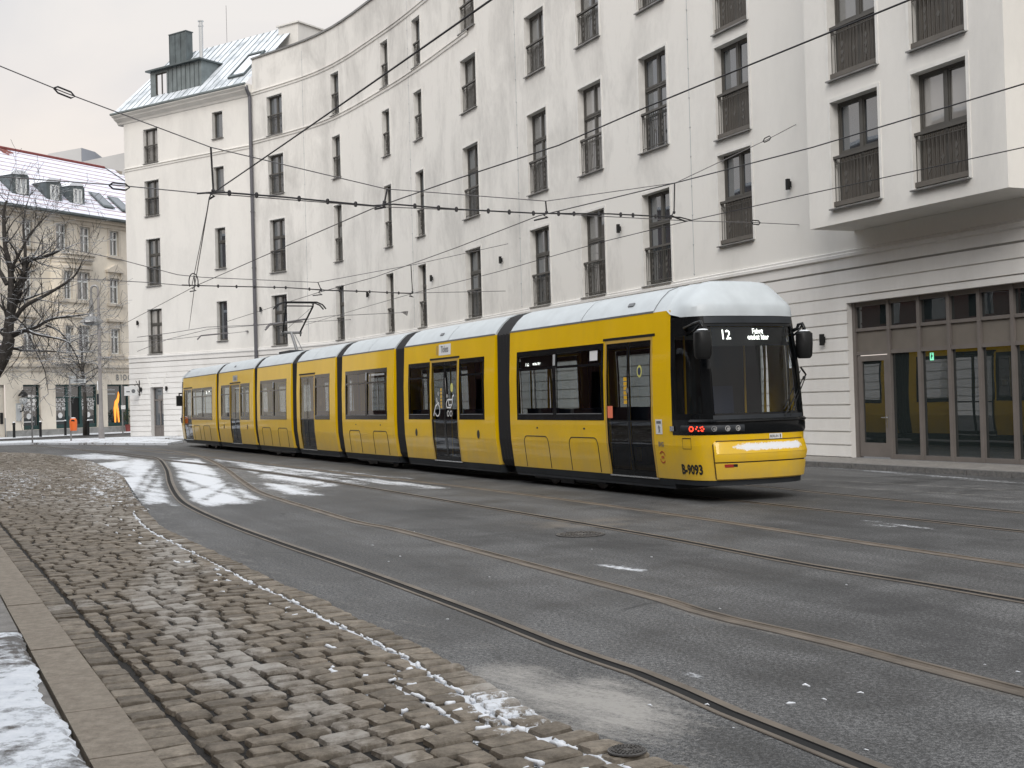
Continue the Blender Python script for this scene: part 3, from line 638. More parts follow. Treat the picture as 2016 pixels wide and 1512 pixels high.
# string courses
def course(parent, ss, prof, name, mat):
    mb = MB(); n = len(prof); ss = list(ss)
    mb.add([fpos(min(max(s, 1e-3), S_END - 1e-3), z, o_) for s in ss for o_, z in prof], [(i * n + j, i * n + j + 1, (i + 1) * n + j + 1, (i + 1) * n + j) for i in range(len(ss) - 1) for j in range(n - 1)])
    return mb.build(name, mat, parent)
bandp = lambda z: [(.0, z - .13), (.04, z - .11), (.05, z - .03), (.015, z - .025), (.015, z + .01), (.07, z + .02), (.07, z + .06), (.0, z + .10)]
S1 = [s for s in dense if s > 15.4]
course(wb, S1, bandp(15.78), 'string_course', 'plaster'); course(wb, S1, bandp(18.38), 'string_course', 'plaster')
course(ch, [S_PIPE + .02, S_END], bandp(15.6), 'string_course', 'plaster_clean')
beltp = [(.03, 4.60), (.09, 4.63), (.09, 4.70), (.05, 4.72), (.06, 4.77), (.0, 4.79)]
course(wb, dense, beltp, 'belt_course', 'plaster_rust'); course(ch, [S_PIPE + .02, S_END], beltp, 'belt_course', 'plaster_rust')
# ground floor: rendered courses with open joints
SHOP = (7.2, 15.55, .10, 3.59)
DOOR = (67.23, 68.32, .02, 2.91)
def rustic(parent, ss, openings, col='plaster_rust'):
    wall_grid(MB(), lambda s, z: fpos(s, z, 0.), ss, 0., BELT - .1, openings).build('ground_floor_wall', col, parent)
    mb = MB(); zs = [.10] + [.38 + .305 * i for i in range(14)]; zs = [z for z in zs if z < 4.35] + [4.36, 4.62]
    for z0, z1 in zip(zs[:-1], zs[1:]):
        b0, b1 = z0 + .016, z1 - .016
        wall_grid(mb, lambda s, z: fpos(s, z, .035), ss, b0, b1, openings)
        for a, b in zip(ss[:-1], ss[1:]):
            m = (a + b) / 2
            bl = [o_ for o_ in openings if o_[0] < b and o_[1] > a and o_[2] < b1 and o_[3] > b0]
            pieces = [(a, b)]
            for o_ in bl:
                pieces = [q for p in pieces for q in ((p[0], min(p[1], o_[0])), (max(p[0], o_[1]), p[1])) if q[1] > q[0] + 1e-6]
            for p, q in pieces:
                mb.quad(fpos(p, b1, .035), fpos(q, b1, .035), fpos(q, b1, 0), fpos(p, b1, 0)); mb.quad(fpos(p, b0, 0), fpos(q, b0, 0), fpos(q, b0, .035), fpos(p, b0, .035))
        for o_ in openings:
            if o_[2] < b1 and o_[3] > b0:
                for s_ in o_[:2]: mb.quad(fpos(s_, b0, 0), fpos(s_, b0, .035), fpos(s_, b1, .035), fpos(s_, b1, 0))
    mb.build('rustication', col, parent)
rustic(wb, dense, [SHOP]); rustic(ch, [S_PIPE + .01, S_END], [DOOR])

# --- window units, local frame: x along the wall, y into the wall, z up; built once per kind, then copied
def window_kind(w, h, style):
    D = .20
    def mk():
        f = MB(); fr = .055; y0, y1 = D, D + .06
        f.box(0, fr, y0, y1, 0, h); f.box(w - fr, w, y0, y1, 0, h); f.box(fr, w - fr, y0, y1, 0, fr); f.box(fr, w - fr, y0, y1, h - fr, h)
        tz = h * .66 if h > 2.2 and style != 'panel' else None
        if style == 'panel': tz = h * .50
        if w > 1.0: f.box(w / 2 - .045, w / 2 + .045, y0 - .006, y1 + .003, fr, h - fr)
        if tz: f.box(fr, w - fr, y0 - .022, y1 + .002, tz - .05, tz + .05); f.box(fr, w - fr, y0 - .034, y0 - .02, tz + .012, tz + .03)
        # sash edges
        xs = [fr, w / 2 - .045, w / 2 + .045, w - fr] if w > 1.0 else [fr, w - fr]
        zs = [fr, (tz - .05) if tz else h - fr] + ([tz + .05, h - fr] if tz else [])
        for a, b in zip(xs[::2], xs[1::2]):
            for c, d in zip(zs[::2], zs[1::2]):
                if style == 'panel' and c < tz - .1: continue
                e = .04; yy = (y0 + .012, y1 - .01)
                f.box(a, a + e, *yy, c, d); f.box(b - e, b, *yy, c, d); f.box(a + e, b - e, *yy, c, c + e); f.box(a + e, b - e, *yy, d - e, d)
        win = f.build('window', 'frame', None)
        zlo = fr if style != 'panel' else tz; pq = MB(); hx = w / 2 if w > 1.0 else w - fr
        for x0_, x1_, tl in ((fr, hx, random.uniform(-.004, .004)), (hx, w - fr, random.uniform(.004, .022))):
            if x1_ - x0_ < .05: continue
            for za, zb2_ in ([(zlo, tz), (tz, h - fr)] if tz and style != 'panel' else [(zlo, h - fr)]):
                tv = random.uniform(-.006, .006); pq.quad((x0_, y0 + .040, za), (x1_, y0 + .040 + tl, za), (x1_, y0 + .040 + tl + tv, zb2_), (x0_, y0 + .040 + tv, zb2_))
        pq.build('pane', 'pane', win)
        sl = MB(); sl.prism([(-.03, D - .01, .012), (-.03, -.10, -.025), (-.03, -.10, -.055), (-.03, D - .01, -.04)], (w + .06, 0, 0)); sl.build('sill', 'sill', win)
        tr = MB()                                       # reveal lining and thin raised surround
        tr.quad((0, 0, 0), (0, D + .02, 0), (0, D + .02, h), (0, 0, h)); tr.quad((w, D + .02, 0), (w, 0, 0), (w, 0, h), (w, D + .02, h)); tr.quad((0, D + .02, h), (w, D + .02, h), (w, 0, h), (0, 0, h)); tr.quad((0, 0, 0), (w, 0, 0), (w, D + .02, 0), (0, D + .02, 0))
        q = .075; tr.box(-q, 0, -.018, .002, -.03, h + q); tr.box(w, w + q, -.018, .002, -.03, h + q); tr.box(0, w, -.018, .002, h, h + q)
        tr.build('reveal', 'trim', win)
        if style in ('rail', 'panel', 'narrow'):
            rh = h * .40 if h > 2.2 else h * .50
            if style == 'panel': rh = h * .47
            r = MB(); yb = .06
            r.box(-.02, w + .02, yb - .03, yb + .05, rh - .02, rh + .04); r.box(.01, w - .01, yb, yb + .02, .10, .12); r.box(.01, w - .01, yb, yb + .02, rh - .13, rh - .115)
            nb = max(4, int(w / .105))
            for i in range(nb + 1):
                x = .015 + (w - .03) * i / nb; r.box(x - .006, x + .006, yb + .004, yb + .016, .05 if i % 4 else .0, rh)
            for i in range(1, max(2, int(w / .42)) + 1):
                x = w * i / (max(2, int(w / .42)) + 1)
                for j in range(3 if i % 2 else 1):
                    zc = rh * .48 + (j - (1 if i % 2 else 0)) * .17; dd = .045
                    r.prism([(x - dd, yb - .004, zc), (x, yb - .004, zc - dd * 1.8), (x + dd, yb - .004, zc), (x, yb - .004, zc + dd * 1.8)], (0, .012, 0))
            r.build('railing', 'rail', win)
            if style == 'panel':
                p = MB(); p.box(fr, w - fr, D + .01, D + .05, fr, tz - .05)
                for i in range(12):
                    x = fr + (w - 2 * fr) * i / 12; p.box(x + .008, x + (w - 2 * fr) / 12 - .008, D - .004, D + .01, fr + .03, tz - .08)
                p.box(0, w, .02, .16, .03, .13); p.build('lower_panel', 'solidpanel', win)
        return win
    return mk()
WK = {}
def put_window(parent, P, along, w, h, style):
    """P: lower left corner seen from outside; along: unit vector to the right seen from outside"""
    key = (round(w, 2), round(h, 2), style)
    rotz = math.atan2(along[1], along[0]); Lc = (np.array([*P, 1.]) @ INV[parent.name].T)[:3]
    if key not in WK:
        o = window_kind(w, h, style); WK[key] = o
    else: o = copy_tree(WK[key])
    pr_ = random.random(); v_ = 'pane_curtain' if pr_ < .10 else 'pane_pale' if pr_ < .32 else None
    for chd in o.children:
        if v_ and chd.name.startswith('pane'): chd.material_slots[0].link = 'OBJECT'; chd.material_slots[0].material = M[v_]
    o.parent = parent; o.location = Lc; o.rotation_euler = (0, 0, rotz); return o
for cols, bld in ((COLS, wb), (LCOLS, ch)):
    for a, b, rows in cols:
        A, B = fpos(b), fpos(a); al = (B - A)[:2]; w = np.linalg.norm(al); al /= w
        for i, (z0, z1) in enumerate(rows):
            stl = 'panel' if bld is wb and a < 20 else ('rail' if bld is wb or w > 1 else 'plain')
            if bld is ch and w > 1 and i == 0: stl = 'rail'
            put_window(bld, (A[0], A[1], z0), al, round(w, 2), round(z1 - z0, 2), stl)

# --- projecting bay
bt = np.array([.419, -.908]); bn = np.array([-.908, -.419]); b0 = np.array([6.654, 27.345]); BZ0, BZ1, BL = 5.18, 19.2, 5.59
bp = lambda t, z, o_=0.: np.array([*(b0 + bt * t + bn * o_), z])
BW = [(.80, 2.28), (3.24, 4.68)]; BR = [(5.53, 7.79), (8.27, 10.6), (11.02, 13.4)]
bops = [(a, b, z0, z1) for a, b in BW for z0, z1 in BR]
mb = MB(); wall_grid(mb, bp, [0, BL], BZ0, BZ1, bops)
dep = 1.32; inn = -bn * dep
for t in (0, BL): q = bp(t, BZ0); mb.quad(q, q + [*inn, 0], q + [*inn, BZ1 - BZ0], q + [0, 0, BZ1 - BZ0])
mb.quad(bp(0, BZ0), bp(BL, BZ0), bp(BL, BZ0) + [*inn, 0], bp(0, BZ0) + [*inn, 0]); mb.quad(bp(0, BZ1), bp(BL, BZ1), bp(BL, BZ1) + [*inn, 0], bp(0, BZ1) + [*inn, 0])
mb.build('bay', 'plaster_clean', wb)
for a, b in BW:
    for z0, z1 in BR: put_window(wb, bp(a, z0), bt, round(b - a, 2), round(z1 - z0, 2), 'panel')

# --- shop front
A, B = fpos(SHOP[1]), fpos(SHOP[0]); sd = (B - A)[:2] / np.linalg.norm((B - A)[:2]); sn_ = -fdir(10)[1]
shp = lambda x, y, z: np.array([*(A[:2] + sd * x + sn_ * y), z])        # x along from the left edge, y into the wall
def sbox(mb, x0, x1, y0, y1, z0, z1): return mb.frame_box(shp(x0, y0, z0), (*(sd * (x1 - x0)), 0), (*(sn_ * (y1 - y0)), 0), (0, 0, z1 - z0))
W_ = SHOP[1] - SHOP[0]; D0 = .14
mb = MB(); z0, z1 = SHOP[2], SHOP[3]
for x in (0, W_): mb.quad(shp(x, 0, z0), shp(x, D0 + .05, z0), shp(x, D0 + .05, z1), shp(x, 0, z1))
mb.quad(shp(0, 0, z1), shp(W_, 0, z1), shp(W_, D0 + .05, z1), shp(0, D0 + .05, z1)); mb.build('shop_reveal', 'plaster_rust', wb)
mul = [0, 1.16, 2.08, 2.94, 3.76, 4.61, 5.47, 6.35, 7.2, 8.1]
fr = MB()
for i, x in enumerate(mul): sbox(fr, x - (.045 if i else 0), x + (.10 if i == 0 else .045), D0 - .03, D0 + .10, z0, z1)
for zc, hh in ((z1 - .05, .05), (2.97, .035), (2.44, .04), (z0 + .05, .05)):
    for i in range(len(mul) - 1):
        if zc < .3 and i == 0: continue
        sbox(fr, mul[i] + (.10 if i == 0 else .045), mul[i + 1] - .045, D0 - .015, D0 + .09, zc - hh, zc + hh)
sf = fr.build('shop_window', 'shopframe', wb)
pn = MB(); 
for i in range(len(mul) - 1): sbox(pn, mul[i] + .05, mul[i + 1] - .045, D0 + .025, D0 + .05, 2.48, 2.935)
pn.build('spandrel', 'shoppanel', sf)
gl = MB()
for i in range(len(mul) - 1):
    gl.quad(shp(mul[i] + .04, D0 + .04, 3.0), shp(mul[i + 1] - .04, D0 + .04, 3.0), shp(mul[i + 1] - .04, D0 + .04, z1 - .09), shp(mul[i] + .04, D0 + .04, z1 - .09))
    if i: gl.quad(shp(mul[i] + .04, D0 + .04, z0 + .09), shp(mul[i + 1] - .04, D0 + .04, z0 + .09), shp(mul[i + 1] - .04, D0 + .04, 2.41), shp(mul[i] + .04, D0 + .04, 2.41))
gl.build('pane', 'shopglass', sf)
dr = MB(); x0, x1 = .125, 1.09
for a, b, c, d in ((x0, x0 + .12, z0 + .03, 2.38), (x1 - .12, x1, z0 + .03, 2.38), (x0 + .12, x1 - .12, 2.26, 2.38), (x0 + .12, x1 - .12, z0 + .03, z0 + .34)): sbox(dr, a, b, D0 - .005, D0 + .06, c, d)
dd = dr.build('shop_door', 'shopframe', wb)
MB().quad(shp(x0 + .1, D0 + .03, z0 + .3), shp(x1 - .1, D0 + .03, z0 + .3), shp(x1 - .1, D0 + .03, 2.3), shp(x0 + .1, D0 + .03, 2.3)).build('pane', 'shopglass', dd)
h = MB(); sbox(h, x1 - .085, x1 - .045, D0 - .012, D0 - .004, .78, 1.06); h.tube([shp(x1 - .065, D0 - .01, 1.0), shp(x1 - .065, D0 - .06, 1.0), shp(x1 - .19, D0 - .06, 1.0)], .011); h.build('handle', 'chrome', dd)
ex = MB(); ex.quad(shp(2.33, D0 + .035, 2.20), shp(2.44, D0 + .035, 2.20), shp(2.44, D0 + .035, 2.36), shp(2.33, D0 + .035, 2.36)); eo = ex.build('exit_sign', 'ledg', sf)
ex = MB(); ex.prism([shp(2.365, D0 + .031, 2.23), shp(2.38, D0 + .031, 2.23), shp(2.39, D0 + .031, 2.28), shp(2.41, D0 + .031, 2.26), shp(2.41, D0 + .031, 2.31), shp(2.38, D0 + .031, 2.33), shp(2.36, D0 + .031, 2.29)], (*(sn_ * .002), 0)); sbox(ex, 2.37, 2.39, D0 + .031, D0 + .033, 2.335, 2.35); ex.build('exit_symbol', 'teal', sf)

# --- expansion joints with bolts, hairline hanging cable
for s in (21.75, 32.75, 43.55, 55.25):
    mb = MB(); z = 4.9
    mb.frame_box(fpos(s, 4.85, 0.), fpos(s, 0, .006) - fpos(s, 0, 0), (*(fdir(s)[0] * .022), 0), (0, 0, 14.9))
    while z < 19.5: mb.sphere(fpos(s, z, .012), .022, 5); z += .8
    mb.build('expansion_joint', 'greypaint', wb)

# --- corner house: door, roof, dormer
A = fpos(DOOR[1]); al = (fpos(DOOR[0]) - A)[:2]; wdt = np.linalg.norm(al); al /= wdt; inn2 = -fdir(66)[1]
cp = lambda x, y, z: np.array([*(A[:2] + al * x + inn2 * y), z])
def cbox(mb, x0, x1, y0, y1, z0, z1): return mb.frame_box(cp(x0, y0, z0), (*(al * (x1 - x0)), 0), (*(inn2 * (y1 - y0)), 0), (0, 0, z1 - z0))
mb = MB(); 
for x in (0, wdt): mb.quad(cp(x, 0, 0), cp(x, .3, 0), cp(x, .3, 2.91), cp(x, 0, 2.91))
mb.quad(cp(0, 0, 2.91), cp(wdt, 0, 2.91), cp(wdt, .3, 2.91), cp(0, .3, 2.91)); mb.build('door_reveal', 'plaster_rust', ch)
mb = MB(); e = .09
for a, b, c, d in ((0, e, 0, 2.91), (wdt - e, wdt, 0, 2.91), (e, wdt - e, 2.12, 2.22), (e, wdt - e, 2.83, 2.91), (e, wdt - e, .0, .16), (wdt / 2 - .05, wdt / 2 + .05, .16, 2.12), (e, wdt - e, .62, .72)): cbox(mb, a, b, .2, .27, c, d)
cbox(mb, e, wdt - e, .225, .25, .1, .68)
d0 = mb.build('front_door', 'shopframe', ch); MB().quad(cp(e, .24, .7), cp(wdt - e, .24, .7), cp(wdt - e, .24, 2.85), cp(e, .24, 2.85)).build('pane', 'pane', d0)
mb = MB()                                              # keystone wedges above the door
for sx in (-1, 1): mb.prism([cp(wdt / 2 + sx * .35, -.037, 3.0), cp(wdt / 2 + sx * .62, -.037, 3.0), cp(wdt / 2 + sx * .95, -.037, 3.75), cp(wdt / 2 + sx * .90, -.037, 3.75)], (*(inn2 * -.006), 0))
mb.build('keystone', 'trim', ch)
n2 = fdir(66)[1]; t2 = fdir(66)[0]; E0 = fpos(S_PIPE + .001)
rp = lambda e_, i_, z: np.array([*(E0[:2] + t2 * e_ - n2 * i_), z])       # e along from the downpipe, i inwards
LE = S_END - S_PIPE
mb = MB(); pr = [(0, EAVE), (-.06, EAVE + .04), (-.10, EAVE + .14), (-.34, EAVE + .30), (-.36, EAVE + .36), (-.52, EAVE + .46), (-.52, EAVE + .58), (-.30, EAVE + .60), (.3, EAVE + .6), (.3, EAVE)]
k = len(pr); mb.add([rp(e_, i_, z) for e_ in (.0, LE + .45) for i_, z in pr], [(j, (j + 1) % k, k + (j + 1) % k, k + j) for j in range(k)] + [tuple(range(k)), tuple(range(k, 2 * k))]); mb.build('cornice', 'plaster_clean', ch)
RB = EAVE + .59; mb = MB()
mb.quad(rp(0, -.50, RB), rp(LE + .45, -.50, RB), rp(LE - .3, 3.6, RB + 4.1), rp(0, 3.6, RB + 4.1)); mb.quad(rp(LE + .45, -.5, RB), rp(LE + .45, 8, RB), rp(LE - .3, 7, RB + 4.1), rp(LE - .3, 3.6, RB + 4.1)); mb.quad(rp(0, 3.6, RB + 4.1), rp(LE - .3, 3.6, RB + 4.1), rp(LE - .3, 8, RB + 4.1), rp(0, 8, RB + 4.1))
roof = mb.build('roof', 'snowroof', ch)
mb = MB()
for i in range(1, 21):
    e_ = i * .52; a, b = rp(e_, -.49, RB + .01), rp(min(e_, LE - .35), 3.58, RB + 4.1); mb.tube([a, b], .022, 4)
mb.tube([rp(0, -.53, RB - .01), rp(LE + .5, -.53, RB - .01)], .07, 6); mb.build('roof_seam', 'zinc', roof)
def front(i_): return PL, i_
def on_i(px, py, i_):
    P = PL(px, py, rp(0, i_, 0), (*n2, 0)); return float((P[:2] - rp(0, i_, 0)[:2]) @ t2), float(P[2])
di = .2; e1, zt1 = on_i(396, 125, di); e2, zb2 = on_i(297, 196, di); zt2 = on_i(297, 140, di)[1]; zbot = RB + di + .25; ztop = (zt1 + zt2) / 2 + .05
dm = MB(); wx0, wz0 = on_i(329, 188, di); wx1, wz1 = on_i(306, 140, di)
a_, b_ = sorted((e1, e2))
wall_grid(dm, lambda e_, z: rp(e_, di, z), [a_, b_], zbot, ztop, [(min(wx0, wx1), max(wx0, wx1), wz0, min(wz1, ztop - .15))])
for e_ in (a_, b_): dm.add([rp(e_, di, zbot), rp(e_, di + (ztop - zbot), ztop), rp(e_, di, ztop)], [(0, 1, 2)])
dmo = dm.build('dormer', 'zinc', ch)
mb = MB(); mb.frame_box(rp(a_ - .15, di - .25, ztop), (*(t2 * (b_ - a_ + .3)), 0), (*(-n2 * (ztop - zbot + .3)), 0), (0, 0, .09)); mb.build('dormer_roof', 'zincdark', dmo)
mb = MB(); e_ = a_ + .2
while e_ < min(wx0, wx1) - .1: mb.frame_box(rp(e_, di - .025, zbot), (*(t2 * .025), 0), (*(-n2 * .03), 0), (0, 0, ztop - zbot)); e_ += .36
mb.build('dormer_seam', 'zincdark', dmo)
mb = MB(); xa, xb = min(wx0, wx1), max(wx0, wx1); wz1 = min(wz1, ztop - .15)
for q in ((xa, xa + .06, wz0, wz1), (xb - .06, xb, wz0, wz1), ((xa + xb) / 2 - .03, (xa + xb) / 2 + .03, wz0, wz1), (xa, xb, wz0, wz0 + .06), (xa, xb, wz1 - .06, wz1)): mb.frame_box(rp(q[0], di + .04, q[2]), (*(t2 * (q[1] - q[0])), 0), (*(-n2 * .05), 0), (0, 0, q[3] - q[2]))
dw = mb.build('dormer_window', 'frame', dmo); MB().quad(rp(xa, di + .07, wz0), rp(xb, di + .07, wz0), rp(xb, di + .07, wz1), rp(xa, di + .07, wz1)).build('pane', 'pane', dmo)
ic = 2.6; c1, ct = on_i(333, 70, ic); c2, cb_ = on_i(367, 115, ic)
mb = MB(); c1, c2 = sorted((c1, c2)); mb.frame_box(rp(c1, ic, ztop - .3), (*(t2 * (c2 - c1)), 0), (*(-n2 * .5), 0), (0, 0, ct - ztop + .3)); mb.frame_box(rp(c1 - .04, ic - .04, ct), (*(t2 * (c2 - c1 + .08)), 0), (*(-n2 * .58), 0), (0, 0, .05))
for k in range(4): mb.frame_box(rp(c1 + (c2 - c1) * k / 3 - .012, ic - .025, ztop - .2), (*(t2 * .024), 0), (*(-n2 * .03), 0), (0, 0, ct - ztop + .2))
mb.sphere(rp((c1 + c2) / 2, ic + .45, ct + .1), .12); mb.build('chimney', 'zincdark', roof)
pe, pz = on_i(395, 41, 1.6); mb = MB(); p0 = rp(pe, 1.6, ztop - .4); mb.lathe([(.12, 0), (.12, pz - p0[2] - .35), (.15, pz - p0[2] - .34), (.15, pz - p0[2] - .25), (.11, pz - p0[2] - .24), (.11, pz - p0[2] - .06), (.17, pz - p0[2] - .05), (.17, pz - p0[2])], p0, 12); mb.build('flue_pipe', 'chrome', roof)
sk = lambda e_, q, o_=0.: rp(e_, -.5 + q * 4.1 - o_ * .7, RB + q * 4.1 + o_ * .7)
def on_roof(px, py):
    p0 = rp(0, -.5, RB); nr = np.array([*(n2 * 1.), 1.]); P = PL(px, py, p0, nr); return float((P[:2] - p0[:2]) @ t2), (P[2] - RB) / 4.1
k1, q1 = on_roof(482, 146); k2, q2 = on_roof(470, 112); k3, _ = on_roof(459, 150); k4, q4 = on_roof(500, 110)
ka, kb = k1, k3 + .1
mb = MB(); mb.quad(sk(ka, q1, .08), sk(kb, q1, .08), sk(kb, q4, .08), sk(ka, q4, .08))
skf = MB()
for a, b, c, d in ((ka - .08, ka, q1 - .03, q4 + .03), (kb, kb + .08, q1 - .03, q4 + .03), (ka, kb, q1 - .03, q1), (ka, kb, q4, q4 + .03)):
    p = sk(a, c, 0.); skf.frame_box(p, (*(t2 * (b - a)), 0), sk(a, d, 0) - p, sk(a, c, .12) - p)
so = skf.build('skylight', 'zincdark', roof); mb.build('pane', 'pane', so)
g0 = rp(.2, 2.4, RB + 2.2); mb = MB(); mb.frame_box(rp(-.6, 3.0, RB + 2.2), (*(t2 * 1.5), 0), (*(-n2 * 5), 0), (0, 0, 1.75)); mb.frame_box(rp(-.7, 2.9, RB + 3.95), (*(t2 * 1.7), 0), (*(-n2 * 5.2), 0), (0, 0, .08)); mb.build('roof_upstand', 'plaster_clean', roof)
ant = MB(); p = rp(on_i(447, 90, 3.6)[0], 3.6, RB + 4); ant.tube([p, p + [0, 0, 2.3]], .012, 4); ant.build('antenna', 'wiregrey', roof)
mb = MB(); P0 = fpos(S_PIPE + .06, 0, .15); mb.tube([P0 + [*(n2 * .22), EAVE + .5], P0 + [*(n2 * .20), EAVE + .32], P0 + [0, 0, EAVE - .05], P0 + [0, 0, .05]], .095, 10)
for z in (3., 6., 9., 12., 15.): mb.lathe([(.115, 0), (.115, .06)], P0 + [0, 0, z], 10)
dp = mb.build('downpipe', 'pipe', None); tag(dp, 'tall grey downpipe at the seam between corner house and curved building', 'downpipe')
# snowy pavement before the corner house
P = [fpos(S_END - .001, 0), fpos(S_END, 0, 2.6), fpos(S_PIPE + .2, 0, 2.2), fpos(50, 0, 1.6), fpos(47.5, 0, 1.5), fpos(47.5, 0, -.5), fpos(56, 0, -.5), fpos(S_PIPE, 0, -.5), fpos(S_END, 0, -.5)]
o = MB().prism([(p[0], p[1], -.1) for p in P[1:]], (0, 0, .19)).build('corner_pavement_snow', 'snowfar'); tag(o, kind='structure')
# wall lamps
LAMPS = [(17.44, 6.6, 'small black wall lamp left of the projecting bay, below its windows'), (25.65, 6.66, 'second small black wall lamp counted from the projecting bay'), (34.28, 6.7, 'third small black wall lamp counted from the projecting bay'), (41.32, 6.74, 'fourth small black wall lamp counted from the projecting bay'), (48.71, 6.72, 'fifth small black wall lamp counted from the bay, right of the pantograph'), (59.2, 6.79, 'small black wall lamp just right of the grey downpipe'), (69.23, 6.65, 'small black wall lamp high on the corner house, by its outer edge'), (69.06, 2.8, 'small black wall lamp left of the corner house door'), (66.88, 2.8, 'small black wall lamp right of the corner house door'), (16.36, 2.81, 'small black wall lamp beside the shop front at street level')]
l0 = None
for s, z, lab in LAMPS:
    t, n = fdir(s); p = fpos(s, z - .19, .037)
    if l0 is None:
        l0 = MB().box(-.042, .042, .03, .11, .06, .32).build('wall_lamp', 'blackmat', None); MB().box(-.04, .04, -.005, .03, .12, .26).build('bracket', 'blackmat', l0); MB().box(-.032, .032, .04, .10, .054, .058).build('diffuser', 'lens', l0); o = l0
    else: o = copy_tree(l0)
    o.location = p; o.rotation_euler = (0, 0, math.atan2(n[1], n[0]) - PI / 2); tag(o, lab, 'wall lamp', 'small black wall lamps on the white facade')

# ------------------------------------------------------------------ tram (local: x forward, y towards the far side, z up)
TB = np.array([2.2985, 19.3782, 0.]); TX = np.array([.4342, -.9008, 0]); TY = np.array([.9008, .4342, 0])
tram = thing('tram', 'yellow articulated low-floor tram with snow-dusted white roof and black front, standing in the street', 'tram', TB, math.atan2(TX[1], TX[0]))
def t2w(p): return TB + TX * p[0] + TY * p[1] + np.array([0, 0, p[2]])
WT = 2.26; HW = WT / 2; Z0, ZW, ZT = .33, 1.22, 2.93
def lat(z): return float(np.interp(z, [.2, .33, .85, 1.22, 2.0, 2.93], [.10, .075, .012, 0., .006, .05]))
def side(f, z, far=0, off=0.): return np.array([f, WT - lat(z) + off if far else lat(z) - off, z])
ROOFP = [(0.05, 2.93), (.07, 2.955), (.12, 3.03), (.22, 3.15), (.36, 3.27), (.55, 3.34), (.85, 3.375), (HW, 3.385)]
ROOFP = ROOFP + [(WT - a, z) for a, z in ROOFP[-2::-1]]
ZS = (.5, .7, .85, 1.0, 1.22, 2.0)
MODS = [dict(a=-5.42, b=.20, win=[(-5.10, -1.76, [-3.54], 1.23, 2.53)], door=[(-1.72, -.22, 2)], hatch=[(-4.85, -3.85), (-3.05, -2.02)], roofgap=[-2.6]),
        dict(a=-11.22, b=-6.13, win=[(-10.92, -9.58, [], 1.23, 2.52), (-7.92, -6.62, [], 1.23, 2.52)], door=[(-9.53, -7.98, 2)], hatch=[], roofgap=[-8.6]),
        dict(a=-15.95, b=-11.91, win=[(-15.66, -12.40, [-13.95], 1.22, 2.5)], door=[], hatch=[(-15.4, -14.5), (-13.5, -12.45)], roofgap=[-13.9]),
        dict(a=-20.37, b=-16.56, win=[(-18.5, -17.07, [], 1.21, 2.5)], door=[(-20.06, -18.54, 2)], hatch=[], roofgap=[-18.8]),
        dict(a=-25.19, b=-21.01, win=[(-24.78, -21.52, [-23.1], 1.2, 2.48)], door=[], hatch=[(-24.6, -23.5), (-22.6, -21.5)], roofgap=[-23.1]),
        dict(a=-31.09, b=-25.71, win=[(-30.66, -29.22, [], 1.18, 2.46), (-27.6, -26.25, [], 1.18, 2.46)], door=[(-29.18, -27.66, 2)], hatch=[], roofgap=[]),
        dict(a=-38.0, b=-31.58, win=[(-36.1, -32.2, [-34.05], 1.16, 2.45)], door=[(-37.85, -36.15, 2)], hatch=[(-35.8, -34.6), (-33.9, -32.7)], roofgap=[-35.5])]
def loc(o): return o
